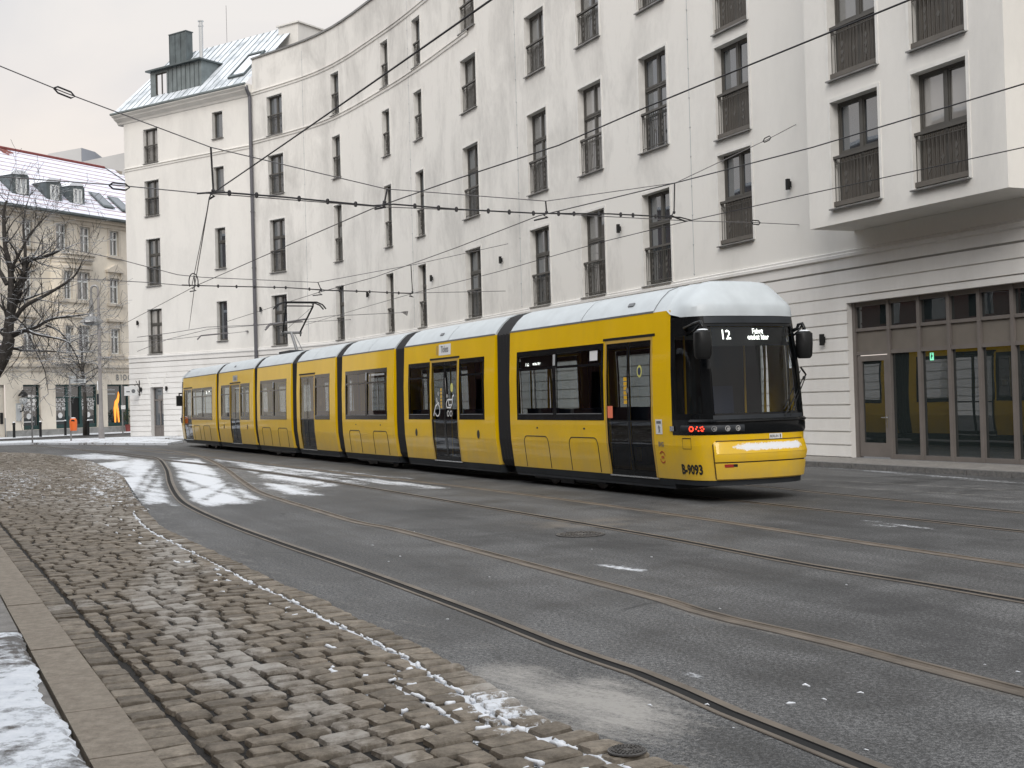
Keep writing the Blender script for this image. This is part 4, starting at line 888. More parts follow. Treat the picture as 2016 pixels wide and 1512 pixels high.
for mi, m in enumerate(MODS):
    a, b = m['a'], m['b']; hi = max([w[4] for w in m['win']])
    ops_ = [(w[0], w[1], w[3], w[4]) for w in m['win']] + [(d[0], d[1], .30, hi + .03) for d in m['door']]
    body = None
    for far in (1, 0):                                   # side wall with turned-in edges at the ends and openings
        mb = MB(); wall_grid(mb, lambda f, z: side(f, z, far), [a, b], Z0, ZT, ops_, ZS)
        st_ = [Z0] + list(ZS) + [ZT]
        for q0, q1 in zip(st_[:-1], st_[1:]):
            for e_ in ((a, -.0), (b, 0.)) if mi else ((a, 0),): mb.quad(side(e_[0], q0, far), side(e_[0], q1, far), side(e_[0], q1, far, -.22), side(e_[0], q0, far, -.22))
        for o_ in ops_:
            for f in o_[:2]: mb.quad(side(f, o_[2], far), side(f, o_[3], far), side(f, o_[3], far, -.05), side(f, o_[2], far, -.05))
        body = mb.build('body_side', 'yellow', tram, local=True)
    rb = MB(); g = [a] + [q + e_ for q in m['roofgap'] for e_ in (-.008, .008)] + [b - (.40 if mi == 0 else 0)]
    for p, q in zip(g[::2], g[1::2]):
        rb.add([(f, l, z) for f in (p, q) for l, z in ROOFP], [(j, j + 1, len(ROOFP) + j + 1, len(ROOFP) + j) for j in range(len(ROOFP) - 1)])
    for q in m['roofgap']: rb.add([(f, l * .99 + .012, z - .012) for f in (q - .01, q + .01) for l, z in ROOFP], [(j, j + 1, len(ROOFP) + j + 1, len(ROOFP) + j) for j in range(len(ROOFP) - 1)])
    for e_ in ((a, b) if mi else (a,)): rb.add([(e_, l, z) for l, z in ROOFP], [tuple(range(len(ROOFP)))])
    ro = autosmooth(rb.build('roof', 'tramroof', tram, local=True), 40)
    gt = MB(); gt.frame_box((a, .045, 2.925), (b - a - (.4 if mi == 0 else 0), 0, 0), (0, .012, 0), (0, 0, .03)); gt.build('gutter', 'inkgrey', ro, local=True)
    if mi in (0, 1, 5): 
        q = MB(); f0 = {0: -1.15, 1: -9.25, 5: -29.}[mi]; q.prism([(f0, .165, 3.09), (f0 + .17, .165, 3.09), (f0 + .17, .205, 3.14), (f0, .205, 3.14)], (0, -.012, .01)); q.build('roof_vent', 'inkgrey', ro, local=True)
    sk_ = MB()
    for far in (0, 1):
        o_ = -.012; sk_.quad(side(a, .22, far, o_), side(b, .22, far, o_), side(b, .335, far, -.004), side(a, .335, far, -.004))
    sk_.box(a + .02, b - .02, .12, WT - .12, .17, .30); sk_.build('skirt', 'dgrey', tram, local=True)
    # interior
    it = MB(); it.box(a, b - .02, .10, WT - .10, .30, .36); it.build('floor', 'floor', body, local=True)
    it = MB(); it.box(a, b - (.5 if mi == 0 else 0.02), .14, WT - .14, 2.56, 2.62); it.build('ceiling', 'inside', body, local=True)
    nd = m['door'][0] if m['door'] else (a, a)
    se = MB(); f = a + .5
    while f < b - .7:
        if not (nd[0] - .45 < f < nd[1] + .1) or not m['door']:
            for l0_ in (.20, 1.34):
                se.box(f, f + .42, l0_, l0_ + .75, .74, .80); se.prism([(f - .02, l0_, .80), (f + .08, l0_, .80), (f - .02, l0_, 1.42), (f - .08, l0_, 1.42)], (0, .75, 0)); se.box(f + .1, f + .3, l0_ + .2, l0_ + .5, .36, .74)
        f += .86
    if se.v: se.build('seat', 'seat', body, local=True)
    for f in ([nd[0] - .1, nd[1] + .1] if m['door'] else [(a + b) / 2]):
        for l in (.55, WT - .55): MB().tube([(f, l, .36), (f, l, 2.56)], .017, 6).build('grab_pole', 'pole', body, local=True)
    # windows
    for w in m['win']:
        for far in (0, 1):
            fr = MB(); e = .075
            edges = [w[0]] + w[2] + [w[1]]
            ho = [(p + (e if i == 0 else .07), q - (e if i == len(edges) - 2 else .07), w[3] + .11, w[4] - .10) for i, (p, q) in enumerate(zip(edges[:-1], edges[1:]))]
            wall_grid(fr, lambda f, z: side(f, z, far, .004), [w[0], w[1]], w[3], w[4], ho, ZS)
            for h_ in ho:
                for f in h_[:2]: fr.quad(side(f, h_[2], far, .004), side(f, h_[3], far, .004), side(f, h_[3], far, -.02), side(f, h_[2], far, -.02))
                for z in h_[2:]: fr.quad(side(h_[0], z, far, .004), side(h_[1], z, far, .004), side(h_[1], z, far, -.02), side(h_[0], z, far, -.02))
                zt = h_[3] - .27
                if far == 0: fr.frame_box(side(h_[0], zt, far, .002), (h_[1] - h_[0], 0, 0), (0, .012, 0), (0, 0, .045)); 
            fo = fr.build('window', 'black', tram, local=True)
            pn = MB(); rl = MB()
            for h_ in ho:
                pn.quad(side(h_[0], h_[2], far, -.012), side(h_[1], h_[2], far, -.012), side(h_[1], h_[3], far, -.012), side(h_[0], h_[3], far, -.012))
                if not far: rl.frame_box(side(h_[0], h_[2] - .004, far, .008), (h_[1] - h_[0], 0, 0), (0, .012, 0), (0, 0, .014))
            pn.build('pane', 'tramglass', fo, local=True)
            if rl.v: rl.build('glazing_bead', 'inkgrey', fo, local=True)
    for dd_ in m['door']:
        for far in (0, 1):
            n_ = dd_[2]; wd = (dd_[1] - dd_[0]) / n_
            fr = MB(); zt = hi + .03
            for q in ((dd_[0] + .005, dd_[0] + .055, .33, zt - .055), (dd_[1] - .055, dd_[1] - .005, .33, zt - .055), (dd_[0] + .005, dd_[1] - .005, zt - .055, zt - .0)):
                if far: continue
                zz = [z for z in [q[2], .85, 1.22, 2.0, q[3]] if q[2] <= z <= q[3]]
                for z0_, z1_ in zip(zz[:-1], zz[1:]): fr.quad(side(q[0], z0_, far, .0), side(q[1], z0_, far, .0), side(q[1], z1_, far, .0), side(q[0], z1_, far, .0))
            if fr.v: fr.build('door_frame', 'doortrim', tram, local=True)
            hd = MB(); hd.frame_box(side(dd_[0] - .05, zt + .0, far, .006 if not far else .0), (dd_[1] - dd_[0] + .12, 0, 0), (0, .02, 0), (0, 0, .04)); hd.build('door_header', 'blackmat', tram, local=True)
            for i in range(n_):
                p, q = dd_[0] + .05 + i * (dd_[1] - dd_[0] - .1) / n_ + .004, dd_[0] + .05 + (i + 1) * (dd_[1] - dd_[0] - .1) / n_ - .004
                lf = MB(); wall_grid(lf, lambda f, z: side(f, z, far, -.012), [p, q], .34, zt - .06, [(p + .045, q - .045, .42, 1.20), (p + .045, q - .045, 1.235, zt - .12)], ZS)
                lo = lf.build('door', 'black', tram, local=True); pn = MB()
                for z0_, z1_ in ((.42, .85), (.85, 1.20), (1.235, zt - .12)): pn.quad(side(p + .04, z0_, far, -.018), side(q - .04, z0_, far, -.018), side(q - .04, z1_, far, -.018), side(p + .04, z1_, far, -.018))
                pn.build('pane', 'doorglass', lo, local=True)
            sl = MB(); sl.frame_box(side(dd_[0], .305, far, .012 if not far else -.01), (dd_[1] - dd_[0], 0, 0), (0, .05, 0), (0, 0, .022)); sl.build('door_sill', 'chrome', tram, local=True)
    for h0, h1 in m['hatch']:                             # wheel-arch covers outlined in the lower panel
        zz = .93; r_ = .13; pts = [(h0, .345), (h0, zz - r_)] + [(h0 + r_ - r_ * math.cos(t), zz - r_ + r_ * math.sin(t)) for t in np.linspace(.2, PI / 2, 5)] + [(h1 - r_ + r_ * math.sin(t), zz - r_ + r_ * math.cos(t)) for t in np.linspace(0, PI / 2 - .2, 5)] + [(h1, zz - r_), (h1, .345)]
        mb = MB().tube([side(f, z, 0, .0) for f, z in pts], .009 if mi == 0 else .011, 5); mb.build('hatch_joint', 'inkdark', tram, local=True)
    if m['hatch'] and mi < 3:
        mb = MB()
        for f in (m['hatch'][0][0] + .55, m['hatch'][1][0] + .55): mb.frame_box(side(f, 1.07, 0, .004), (.06, 0, 0), (0, .01, 0), (0, 0, .03))
        mb.build('latch', 'inkdark', tram, local=True)
    if mi in (1, 5):
        mb = MB()
        for f in (m['win'][0][0] + .45, m['win'][1][1] - .35):
            c = side(f, .93, 0, .004); mb.add([c + [.07 * math.cos(t), 0, .09 * math.sin(t)] for t in np.linspace(0, 2 * PI, 13)[:-1]], [tuple(range(12))])
        mb.build('door_button', 'inkdark', tram, local=True)
# bellows
for m0, m1 in zip(MODS[:-1], MODS[1:]):
    a, b = m1['b'], m0['a']; rg = [(.18, .30), (.115, .42), (.055, .85), (.045, 1.22), (.07, 2.93), (.13, 3.02), (.24, 3.15), (.38, 3.27), (.57, 3.335), (HW, 3.37)]
    rg = rg + [(WT - l, z) for l, z in rg[-2::-1]]; mb = MB(); n = 11; k = len(rg)
    vs = []
    for i in range(n):
        f = a + (b - a) * i / (n - 1); ins = .0 if i % 2 else .045
        for l, z in rg:
            cx, cz = HW, 1.9; d = math.hypot(l - cx, z - cz); vs.append((f, l + (cx - l) / d * ins, z + (cz - z) / d * ins))
    mb.add(vs, [(i * k + j, i * k + j + 1, (i + 1) * k + j + 1, (i + 1) * k + j) for i in range(n - 1) for j in range(k - 1)])
    mb.build('bellows', 'rubber', tram, local=True)
# bogies
for f in (-2.6, -4.4, -13.0, -14.9, -22.4, -24.2, -33.6, -35.2):
    mb = MB()
    for l in (.42, 1.74):
        mb = MB(); mb.add([(f + .30 * math.cos(t), l + o_, .31 + .30 * math.sin(t)) for o_ in (0, .11) for t in np.linspace(0, 2 * PI, 19)[:-1]], [(j, (j + 1) % 18, 18 + (j + 1) % 18, 18 + j) for j in range(18)] + [tuple(range(18)), tuple(range(18, 36))])
        mb.build('wheel', 'iron', tram, local=True)
mb = MB(); mb.box(-37.8, .0, .35, 1.92, .16, .29); mb.build('underframe', 'blackmat', tram, local=True)
for f in (-3.5, -14., -23.3):
    mb = MB(); mb.box(f - 1.35, f + 1.35, .22, .42, .12, .24); mb.box(f - .25, f + .25, .20, .24, .08, .2); mb.build('bogie_frame', 'dgrey', tram, local=True)

# --- nose
def outline(f0, sg):
    P = catmull([(0, 0), (.35, .012), (.62, .055), (.80, .17), (.92, .38), (.985, .70), (1.0, HW)], 8)
    P = [np.array(p) for p in P]; P = P + [np.array([p[0], WT - p[1]]) for p in P[-2::-1]]
    return np.array(P)
NO = outline(0, 1); NA = arclen(NO); NL = NA[-1]
def nose(aa, z, off=0., sg=1, f0=.20):
    l = lat(z); f, y = np.interp(aa, NA, NO[:, 0]), np.interp(aa, NA, NO[:, 1])
    e = .01; tx = np.interp(aa + e, NA, NO[:, 0]) - np.interp(aa - e, NA, NO[:, 0]); ty = np.interp(aa + e, NA, NO[:, 1]) - np.interp(aa - e, NA, NO[:, 1]); q = math.hypot(tx, ty) + 1e-9
    nx, ny = ty / q, -tx / q
    lean = np.interp(z, [.2, 1.2, 2.0, 2.8, 2.95], [1.0, 1.0, .91, .76, .72]); squeeze = l * (1 - 2 * y / WT)
    y = y * (1 - .058 * min(1., f / .45))
    return np.array([f0 + sg * (f * lean + abs(nx) * off if nx > 0 else f * lean), y + squeeze + ny * off, z])
def nose_grid(mb, a0, a1, z0, z1, off=0., op=(), sg=1, f0=.20, n=44, zs=()):
    us = [q for q in NA if a0 < q < a1]; wall_grid(mb, lambda u, z: nose(u, z, off, sg, f0), [a0] + us + [a1], z0, z1, list(op), zs); return mb
def find(px, py, off=0.):
    best = None
    for z in np.linspace(.3, 2.8, 126):
        for aa in np.linspace(0, NL, 90):
            q = proj(t2w(nose(aa, z, off))); d = (q[0] - px) ** 2 + (q[1] - py) ** 2
            if best is None or d < best[0]: best = (d, aa, z)
    return best[1:]
def snow_paint():
    m = M['yellow'].copy(); nt = m.node_tree; b = nt.nodes['Principled BSDF']; l = b.inputs['Base Color'].links[0].from_socket
    f = ramp(nt, math_(nt, 'ADD', attr(nt, 'snow'), math_(nt, 'SUBTRACT', math_(nt, 'ADD', math_(nt, 'MULTIPLY', noise(nt, 9, 6, rough=.75), .7), math_(nt, 'MULTIPLY', noise(nt, 45, 3), .3)), .5)), [(.42, g3(0.)), (.56, g3(.9)), (.8, g3(1.))])
    nt.links.new(mixc(nt, f, l, (.80, .82, .86)), b.inputs['Base Color']); nt.links.new(math_(nt, 'MULTIPLY', math_(nt, 'SUBTRACT', 1., f), .7), b.inputs['Coat Weight'])
    nt.links.new(ramp(nt, f, [(0., g3(.28)), (1., g3(.8))]), b.inputs['Roughness']); M['snowpaint'] = m
snow_paint()
def build_nose(sg, f0, front):
    kw = dict(sg=sg, f0=f0); nm = NL / 2
    mb = MB(); nose_grid(mb, 0, NL, Z0, 1.01, 0., **kw, zs=(.5, .7, .85)); 
    if front:
        for sd in (0, 1):
            a0, a1 = (0, .12) if sd == 0 else (NL - .12, NL); nose_grid(mb, a0, a1, 1.01, 2.93, 0, **kw, zs=(1.22, 1.6, 2., 2.4, 2.8))
    bo = mb.build('front_body' if front else 'rear_body', 'yellow', tram, local=True)
    mb = MB(); nose_grid(mb, 0, NL, .25, .335, -.01, **kw); mb.build('front_skirt' if front else 'rear_skirt', 'dgrey', tram, local=True)
    # bumper with a snow ledge
    ab0, ab1 = .93, NL - .93; us = [q for q in NA if ab0 < q < ab1]; us = [ab0] + us + [ab1]
    prof = [(.0, .345), (.05, .35), (.065, .50), (.065, .585), (.03, .59), (.03, .602), (.07, .607), (.085, .725), (.03, .90), (-.0, .905)]
    mb = MB(); k = len(prof); mb.add([nose(u, z, o_, **kw) for u in us for o_, z in prof], [(i * k + j, i * k + j + 1, (i + 1) * k + j + 1, (i + 1) * k + j) for i in range(len(us) - 1) for j in range(k - 1)] + [tuple(range(k)), tuple((len(us) - 1) * k + j for j in range(k))])
    bu = autosmooth(mb.build('bumper', 'yellow', tram, local=True), 30)
    mb = MB(); nose_grid(mb, ab0, ab1, .588, .606, .045, **kw); mb.tube([nose(ab0 - .012, z, .004, **kw) for z in (.35, .5, .7, .86)] + [nose(ab0 + .05, .915, .004, **kw)] + [nose(u, .918, .004, **kw) for u in us[2:-2]], .007, 5); mb.build('bumper_joint', 'inkdark', bu, local=True)
    if front:
        mb = MB(); su = np.linspace(.96, ab1 - .04, 70); rows_ = 12; vs = []; at_ = []
        for j in range(rows_):
            for u in su:
                t = j / (rows_ - 1); z = .728 + .168 * t; vs.append(nose(u, z, np.interp(z, [.725, .90], [.085, .03]) + .004, **kw))
                at_.append(max(0., min(1, (u - .98) / .45)) * min(1, max(0, (ab1 - .06 - u) / .2)) * max(0, 1 - abs(t - .56) / .52) ** .6 * .86)
        n_ = len(su); mb.add(vs, [(j * n_ + i, j * n_ + i + 1, (j + 1) * n_ + i + 1, (j + 1) * n_ + i) for j in range(rows_ - 1) for i in range(n_ - 1)])
        mb.build('snow_ledge', 'snowpaint', bu, smooth=True, local=True, attrs=dict(snow=at_))
    # black mask, screen and cab window
    w0, w1 = .98, NL - .98; c0, c1 = .26, .80
    zb, zt_ = 1.33, 2.64
    op = [(w0, w1, zb, zt_), (c0, c1, zb, 2.52), (NL - c1, NL - c0, zb, 2.52)]
    mb = MB(); s0 = .12 if front else .02; nose_grid(mb, s0, NL - s0, 1.01, 2.80, .004, op, **kw, zs=(1.24, 1.6, 2., 2.4))
    mk = mb.build('front_mask' if front else 'rear_mask', 'black', tram, local=True)
    mb = MB(); nose_grid(mb, w0, w1, zb, zt_, -.008, **kw, zs=(1.6, 2., 2.4)); ws = mb.build('windscreen', 'cabglass', tram, local=True, smooth=True)
    mb = MB(); nose_grid(mb, w0 - .03, w1 + .03, 1.24, 1.30, .02, **kw); nose_grid(mb, w0 - .05, w1 + .05, 2.69, 2.79, .02, **kw); nose_grid(mb, w0 - .05, w1 + .05, 2.685, 2.69, .0, **kw); mb.build('windscreen_trim', 'dgrey', mk, local=True)
    mb = MB(); nose_grid(mb, w0 - .0, w1 + .0, 2.34, 2.40, -.03, **kw); mb.build('screen_header', 'blackmat', mk, local=True)
    for q0, q1 in ((c0, c1), (NL - c1, NL - c0)): mb = MB(); nose_grid(mb, q0, q1, zb, 2.52, -.008, **kw, zs=(1.6, 2., 2.4)); mb.build('cab_window', 'cabglass', tram, local=True, smooth=True)
    # bonnet lip above the lamp band
    mb = MB(); us2 = [q for q in NA if .55 < q < NL - .55]; pf = [(.012, 1.02), (.022, 1.04), (.022, 1.185), (.045, 1.20), (.045, 1.215), (.0, 1.25)]; k = len(pf)
    mb.add([nose(u, z, o_, **kw) for u in us2 for o_, z in pf], [(i * k + j, i * k + j + 1, (i + 1) * k + j + 1, (i + 1) * k + j) for i in range(len(us2) - 1) for j in range(k - 1)]); autosmooth(mb.build('lamp_band', 'black', mk, local=True), 40)
    # roof cap
    us3 = list(NA); R_ = [(w_, z) for w_, z in [(.0, 0), (.006, .06), (.018, .15), (.05, .205), (.18, .345), (.32, .49), (.40, .545), (.55, .572), (.8, .582), (1., .585)]]; RS_ = [(0, 0), (.016, .032), (.06, .13), (.14, .283), (.26, .437), (.42, .527), (.68, .572), (.85, .58), (.9, .583), (1, .585)]
    mb = MB(); k = len(R_); vs = []
    for u in us3:
        zb_ = np.interp(min(u, NL - u), [0, .12, .5], [2.93, 2.86, 2.80]) if front else 2.85; p0 = nose(u, 2.80, .012, **kw)
        k_ = min(1., max(0., (min(u, NL - u) - .05) / .75)); k_ = k_ * k_ * (3 - 2 * k_)
        for w_, dz in [(a[0] * k_ + b[0] * (1 - k_), a[1] * k_ + b[1] * (1 - k_)) for a, b in zip(R_, RS_)]:
            sp_ = np.array([f0 - sg * .02, HW, 0]); q = p0 + (sp_ - p0) * w_; q[2] = zb_ + dz * (3.385 - zb_) / .585; vs.append(q)
    mb.add(vs, [(i * k + j, i * k + j + 1, (i + 1) * k + j + 1, (i + 1) * k + j) for i in range(len(us3) - 1) for j in range(k - 1)])
    nr_ = len(ROOFP); mb.add([(f, l, z) for f in (f0 - sg * .40, f0 + sg * .0) for l, z in ROOFP], [(j, j + 1, nr_ + j + 1, nr_ + j) for j in range(nr_ - 1)])
    rc = autosmooth(mb.build('front_roof' if front else 'rear_roof', 'tramroof', tram, local=True), 24)
    return mk, ws, rc, bu, bo
mk, ws, rc, bu, bo = build_nose(1, .20, True)
build_nose(-1, -38.0, False)
mb = MB().tube([(-.205, *q) for q in [(p[0] - .006, p[1] + .002) for p in ROOFP]], .007, 4); mb.build('roof_joint', 'inkgrey', rc, local=True)
# cab interior
mb = MB(); mb.prism([(.25, .22, .36), (.95, .35, .36), (.95, .35, 1.10), (.55, .3, 1.28), (.25, .25, 1.28)], (0, 1.42, 0)); mb.build('dashboard', 'blackmat', tram, local=True)
mb = MB(); mb.box(-.30, -.26, .12, WT - .12, .36, 2.5); mb.build('cab_wall', 'dgrey', tram, local=True)
mb = MB(); mb.box(-.1, .3, .95, 1.45, .7, .85); mb.prism([(-.18, .95, .85), (-.06, .95, .85), (-.1, .95, 1.75), (-.2, .95, 1.75)], (0, .5, 0)); mb.build('driver_seat', 'seat', tram, local=True)
# text on the nose and sides
def on_nose(aa, z, off=.006): return lambda u, v: nose(aa + u, z + v, off)
def on_side(f, z, off=.006): return lambda u, v: side(f + u, z + v, 0, off)
# head lamps
a_, z_ = find(1345, 845); a2_, z2_ = find(1464, 844); zl = 1.105
lu = [q for q in np.linspace(a_, a2_, 26)]
mb = MB(); pf = [(.023, zl - .052), (.034, zl - .04), (.036, zl), (.034, zl + .04), (.023, zl + .052)]; k = 5
mb.add([nose(u, z, o_) for u in lu for o_, z in pf], [(i * k + j, i * k + j + 1, (i + 1) * k + j + 1, (i + 1) * k + j) for i in range(len(lu) - 1) for j in range(k - 1)]); hl = mb.build('headlight', 'dgrey', tram, local=True, smooth=True)
def disc(mb, aa, z, r, off, r0=0.):
    n = 18; c = [nose(aa + r * math.cos(2 * PI * i / n), z + r * math.sin(2 * PI * i / n), off) for i in range(n)]
    if r0: mb.add(c + [nose(aa + r0 * math.cos(2 * PI * i / n), z + r0 * math.sin(2 * PI * i / n), off) for i in range(n)], [(i, (i + 1) % n, n + (i + 1) % n, n + i) for i in range(n)])
    else: mb.add(c, [tuple(range(n))])
La = a2_ - a_; mb = MB(); disc(mb, a_ + La * .22, zl, .043, .042, .026)
for i, (x, z) in enumerate([(.31, .028), (.33, -.028), (.36, .02), (.37, -.02), (.295, 0.), (.385, .03), (.385, -.03), (.40, .0)]): disc(mb, a_ + La * x, zl + z, .011, .042)
mb.build('tail_lamp', 'red', hl, local=True)
for x in (.54, .73, .89): mb = MB(); disc(mb, a_ + La * x, zl, .042, .040, .030); disc(mb, a_ + La * x + .006, zl - .004, .020, .041); mb.build('lamp_reflector', 'chrome', hl, local=True)
a3, z3 = find(1573, 840); 
mb = MB(); nose_grid(mb, max(NL / 2 + .3, a3 - .30), a3 + .16, zl - .055, zl + .055, .026); h2 = mb.build('headlight', 'dgrey', tram, local=True); [(lambda q: (disc(q, *w_), q.build('lamp_reflector', 'lens', h2, local=True)))(MB()) for w_ in ((a3, zl, .035, .03), (a3 - .16, zl, .03, .03))]
ai, zi = find(1326, 844); mb = MB(); nose_grid(mb, ai - .055, ai + .055, zl - .035, zl + .04, .02); mb.build('indicator', 'chrome', tram, local=True)
ar, zr = find(1437, 914); mb = MB(); nose_grid(mb, ar - .10, ar + .04, .525, .572, .069); mb.build('reflector', 'redflat', bu, local=True); mb = MB(); nose_grid(mb, ar + .04, ar + .11, .532, .572, .069); mb.build('tow_slot', 'blackmat', bu, local=True)
ap, zp = find(1526, 858); mb = MB(); nose_grid(mb, ap - .13, ap + .13, .925, 1.003, .006); mb.build('plate', 'whitepaint', tram, local=True)
mb = MB(); text(mb, 'BERLIN', .055, on_nose(ap - .035, .945, .010), .001); mb.build('plate_lettering', 'inkgrey', bo, local=True)
def bear(mb, fn, h):                                    # upright bear silhouette
    P = [(-.18, 0), (-.05, 0), (-.02, .12), (.04, .25), (.10, .12), (.10, 0), (.24, 0), (.20, .14), (.20, .30), (.17, .50), (.16, .62), (.30, .68), (.30, .74), (.15, .72), (.12, .80), (.16, .88), (.10, .98), (.02, 1.), (-.10, .93), (-.22, .90), (-.20, .83), (-.06, .80), (-.08, .70), (-.26, .72), (-.28, .65), (-.08, .58), (-.10, .40), (-.10, .22), (-.18, .06)]
    return mb.add([fn(x * h, z * h) for x, z in P], [tuple(range(len(P)))])
mb = MB(); bear(mb, on_nose(ap + .09, .935, .010), .058); mb.build('bear_emblem', 'inkdark', bo, local=True)
at, zt_ = find(1361.5, 932); mb = MB(); text(mb, 'B-9093', .20, on_nose(at, .425, .006), .008, .80); mb.build('fleet_number', 'inkdark', bo, local=True)
fl, zl2 = .05, .76
mb = MB(); text(mb, 'BVG', .10, on_side(-.02, .83), .003, .8); mb.build('operator_lettering', 'inkgrey', bo, local=True)
mb = MB(); c = (-.02, .66); n = 20
mb.add([side(c[0] + r * math.cos(2 * PI * i / n), c[1] + 1.15 * r * math.sin(2 * PI * i / n), 0, .006) for r in (.085, .068) for i in range(n)], [(i, i + 1, n + i + 1, n + i) for i in list(range(1, 8)) + list(range(11, 18))]); text(mb, 'VBB', .055, on_side(c[0], .64), .002, .85); mb.build('transit_emblem', 'inkred', bo, local=True)
mb = MB(); mb.quad(*[side(f, z, 0, .005) for f, z in ((-.15, 1.02), (-.02 + .06, 1.02), (.04, 1.25), (-.15, 1.25))]); mb.build('sticker', 'whitepaint', tram, local=True)
mb = MB(); bear(mb, on_side(-.05, 1.04, .009), .12); mb.quad(*[side(f, z, 0, .008) for f, z in ((-.12, 1.185), (.01, 1.185), (.01, 1.225), (-.12, 1.225))]); mb.build('bear_emblem', 'inkgrey', bo, local=True)
mb = MB(); ag, zg = find(1350, 868); 
for q in ((ag - .1, ag + .1, .80, .807), (ag - .1, ag + .1, .955, .968), (ag - .1, ag - .094, .80, .96), (ag + .094, ag + .1, .80, .96)): nose_grid(mb, *q, .003)
mb.build('flap_joint', 'inkdark', bo, local=True)
# LED displays
wz = 2.52
adl, _ = find(1430, 644); adr, _ = find(1490, 644)
mb = MB(); nose_grid(mb, 1.05, NL - 1.05, 2.40, 2.63, -.05); mb.build('display_box', 'blackmat', tram, local=True)
led = MB()
def dots(mb, txt, size, fn, step=.0125, r=.0052, sx=1.):
    v, f = text_geo(txt, size, .003); v = np.array(v)
    tris = [np.array([v[i][:2] for i in p]) for p in f]
    x0, y0 = v[:, :2].min(0); x1, y1 = v[:, :2].max(0)
    for y in np.arange(y0 + step / 2, y1, step):
        for x in np.arange(x0 + step / 2, x1, step):
            P = np.array([x]), np.array([y])
            if any(inpoly(P[0], P[1], t)[0] for t in tris):
                mb.quad(fn((x - r) * sx, y - r), fn((x + r) * sx, y - r), fn((x + r) * sx, y + r), fn((x - r) * sx, y + r))
dots(led, '12', .20, on_nose(adl - .01, 2.445, -.044), .0135, .0058, 1.)
dots(led, 'Fahrt', .105, on_nose(adr + .02, 2.53, -.044), .0115, .0052)
dots(led, 'endet hier', .105, on_nose(adr + .02, 2.44, -.044), .0115, .0052)
led.build('led_text', 'led', tram, local=True)
led = MB(); dots(led, '12', .17, on_side(-4.72, 2.25, -.03), .0125, .005); dots(led, 'Fahrt', .075, on_side(-4.32, 2.33, -.03), .010, .0042); dots(led, 'endet hier', .075, on_side(-4.32, 2.26, -.03), .010, .0042); led.build('led_text', 'led', tram, local=True)
mb = MB(); mb.frame_box(side(-5.0, 2.2, 0, -.035), (1.36, 0, 0), (0, .06, 0), (0, 0, .22)); mb.build('display_box', 'blackmat', tram, local=True)
led = MB(); dots(led, '12', .15, on_side(-33.3, 2.2, -.01), .02, .008); dots(led, 'Fahrt', .08, on_side(-32.8, 2.26, -.01), .018, .007); led.build('led_text', 'led', tram, local=True)
# stickers and pictograms on the doors and windows
def sbx(name, mat, f0, f1, z0, z1, off=.0): MB().quad(side(f0, z0, 0, off), side(f1, z0, 0, off), side(f1, z1, 0, off), side(f0, z1, 0, off)).build(name, mat, tram, local=True)
sbx('door_sticker', 'orange_sheet', -1.64, -1.47, 1.27, 1.47); 
for f in (-3.55, -13.95, -23.1, -34.05): sbx('reader_box', 'greypaint', f - .04, f + .05, 2.22, 2.42, .008)
mb = MB(); text(mb, 'Tickets', .20, on_side(-8.72, 2.705, .009), .004, .72); mb.build('ticket_lettering', 'inkgrey', tram, local=True)
sbx('ticket_sign', 'whitepaint', -9.06, -8.38, 2.64, 2.88, .005); sbx('ticket_symbol', 'doortrim', -9.22, -9.10, 2.66, 2.86, .006)
sbx('ticket_sign', 'greypaint', -28.75, -28.05, 2.56, 2.78, .005); mb = MB(); text(mb, 'Tickets', .20, on_side(-28.4, 2.61, .010), .002, .7); mb.build('ticket_lettering', 'inkgrey', tram, local=True)
def stroke(mb, pts, r, z0, f0):
    for p, q in zip(pts[:-1], pts[1:]):
        p, q = np.array(p), np.array(q); d = q - p; L = np.linalg.norm(d); n = np.array([-d[1], d[0]]) / L * r; e_ = d / L * r * .5
        mb.add([side(f0 + a[0], z0 + a[1], 0, .0) for a in (p - e_ - n, q + e_ - n, q + e_ + n, p - e_ + n)], [(0, 1, 2, 3)])
circ = lambda cx, cy, r, t0=0, t1=2 * PI, n=16: [(cx + r * math.cos(t), cy + r * math.sin(t)) for t in np.linspace(t0, t1, n)]
mb = MB(); z0 = 1.30; f0 = -9.16
stroke(mb, circ(.02, .14, .135, -2.6, 1.2), .016, z0, f0); stroke(mb, [(-.02, .40), (.02, .27), (.10, .30)], .018, z0, f0); stroke(mb, [(.02, .27), (-.10, .22), (-.20, .02)], .018, z0, f0); stroke(mb, circ(.09, .50, .022), .02, z0, f0)
mb.build('wheelchair_pictogram', 'whitepaint', tram, local=True)
mb = MB(); f0 = -8.46
stroke(mb, circ(-.07, .06, .055), .013, z0, f0); stroke(mb, circ(.09, .06, .055), .013, z0, f0); stroke(mb, [(-.14, .19), (.08, .19), (.16, .28), (.18, .42), (.26, .46)], .016, z0, f0); stroke(mb, [(-.14, .19), (-.17, .28), (-.10, .36), (.17, .36)], .016, z0, f0); stroke(mb, [(-.06, .36), (-.03, .24), (.10, .25)], .014, z0, f0); stroke(mb, circ(-.12, .44, .02), .018, z0, f0)
mb.build('pram_pictogram', 'whitepaint', tram, local=True)
mb = MB()
for f, z in ((-.62, 2.02), (-8.33, 1.92)):
    mb.add([side(f + .075 * math.cos(t), z + .10 * math.sin(t), 0, -.01) for t in np.linspace(0, 2 * PI, 17)[:-1]], [tuple(range(16))])
M['lime'] = simple('pale yellow sticker', (.62, .60, .18), .5); mb.build('round_sticker', 'lime', tram, local=True)
mb = MB(); text(mb, '90', .0001, on_side(0, 0, 0)) if False else None
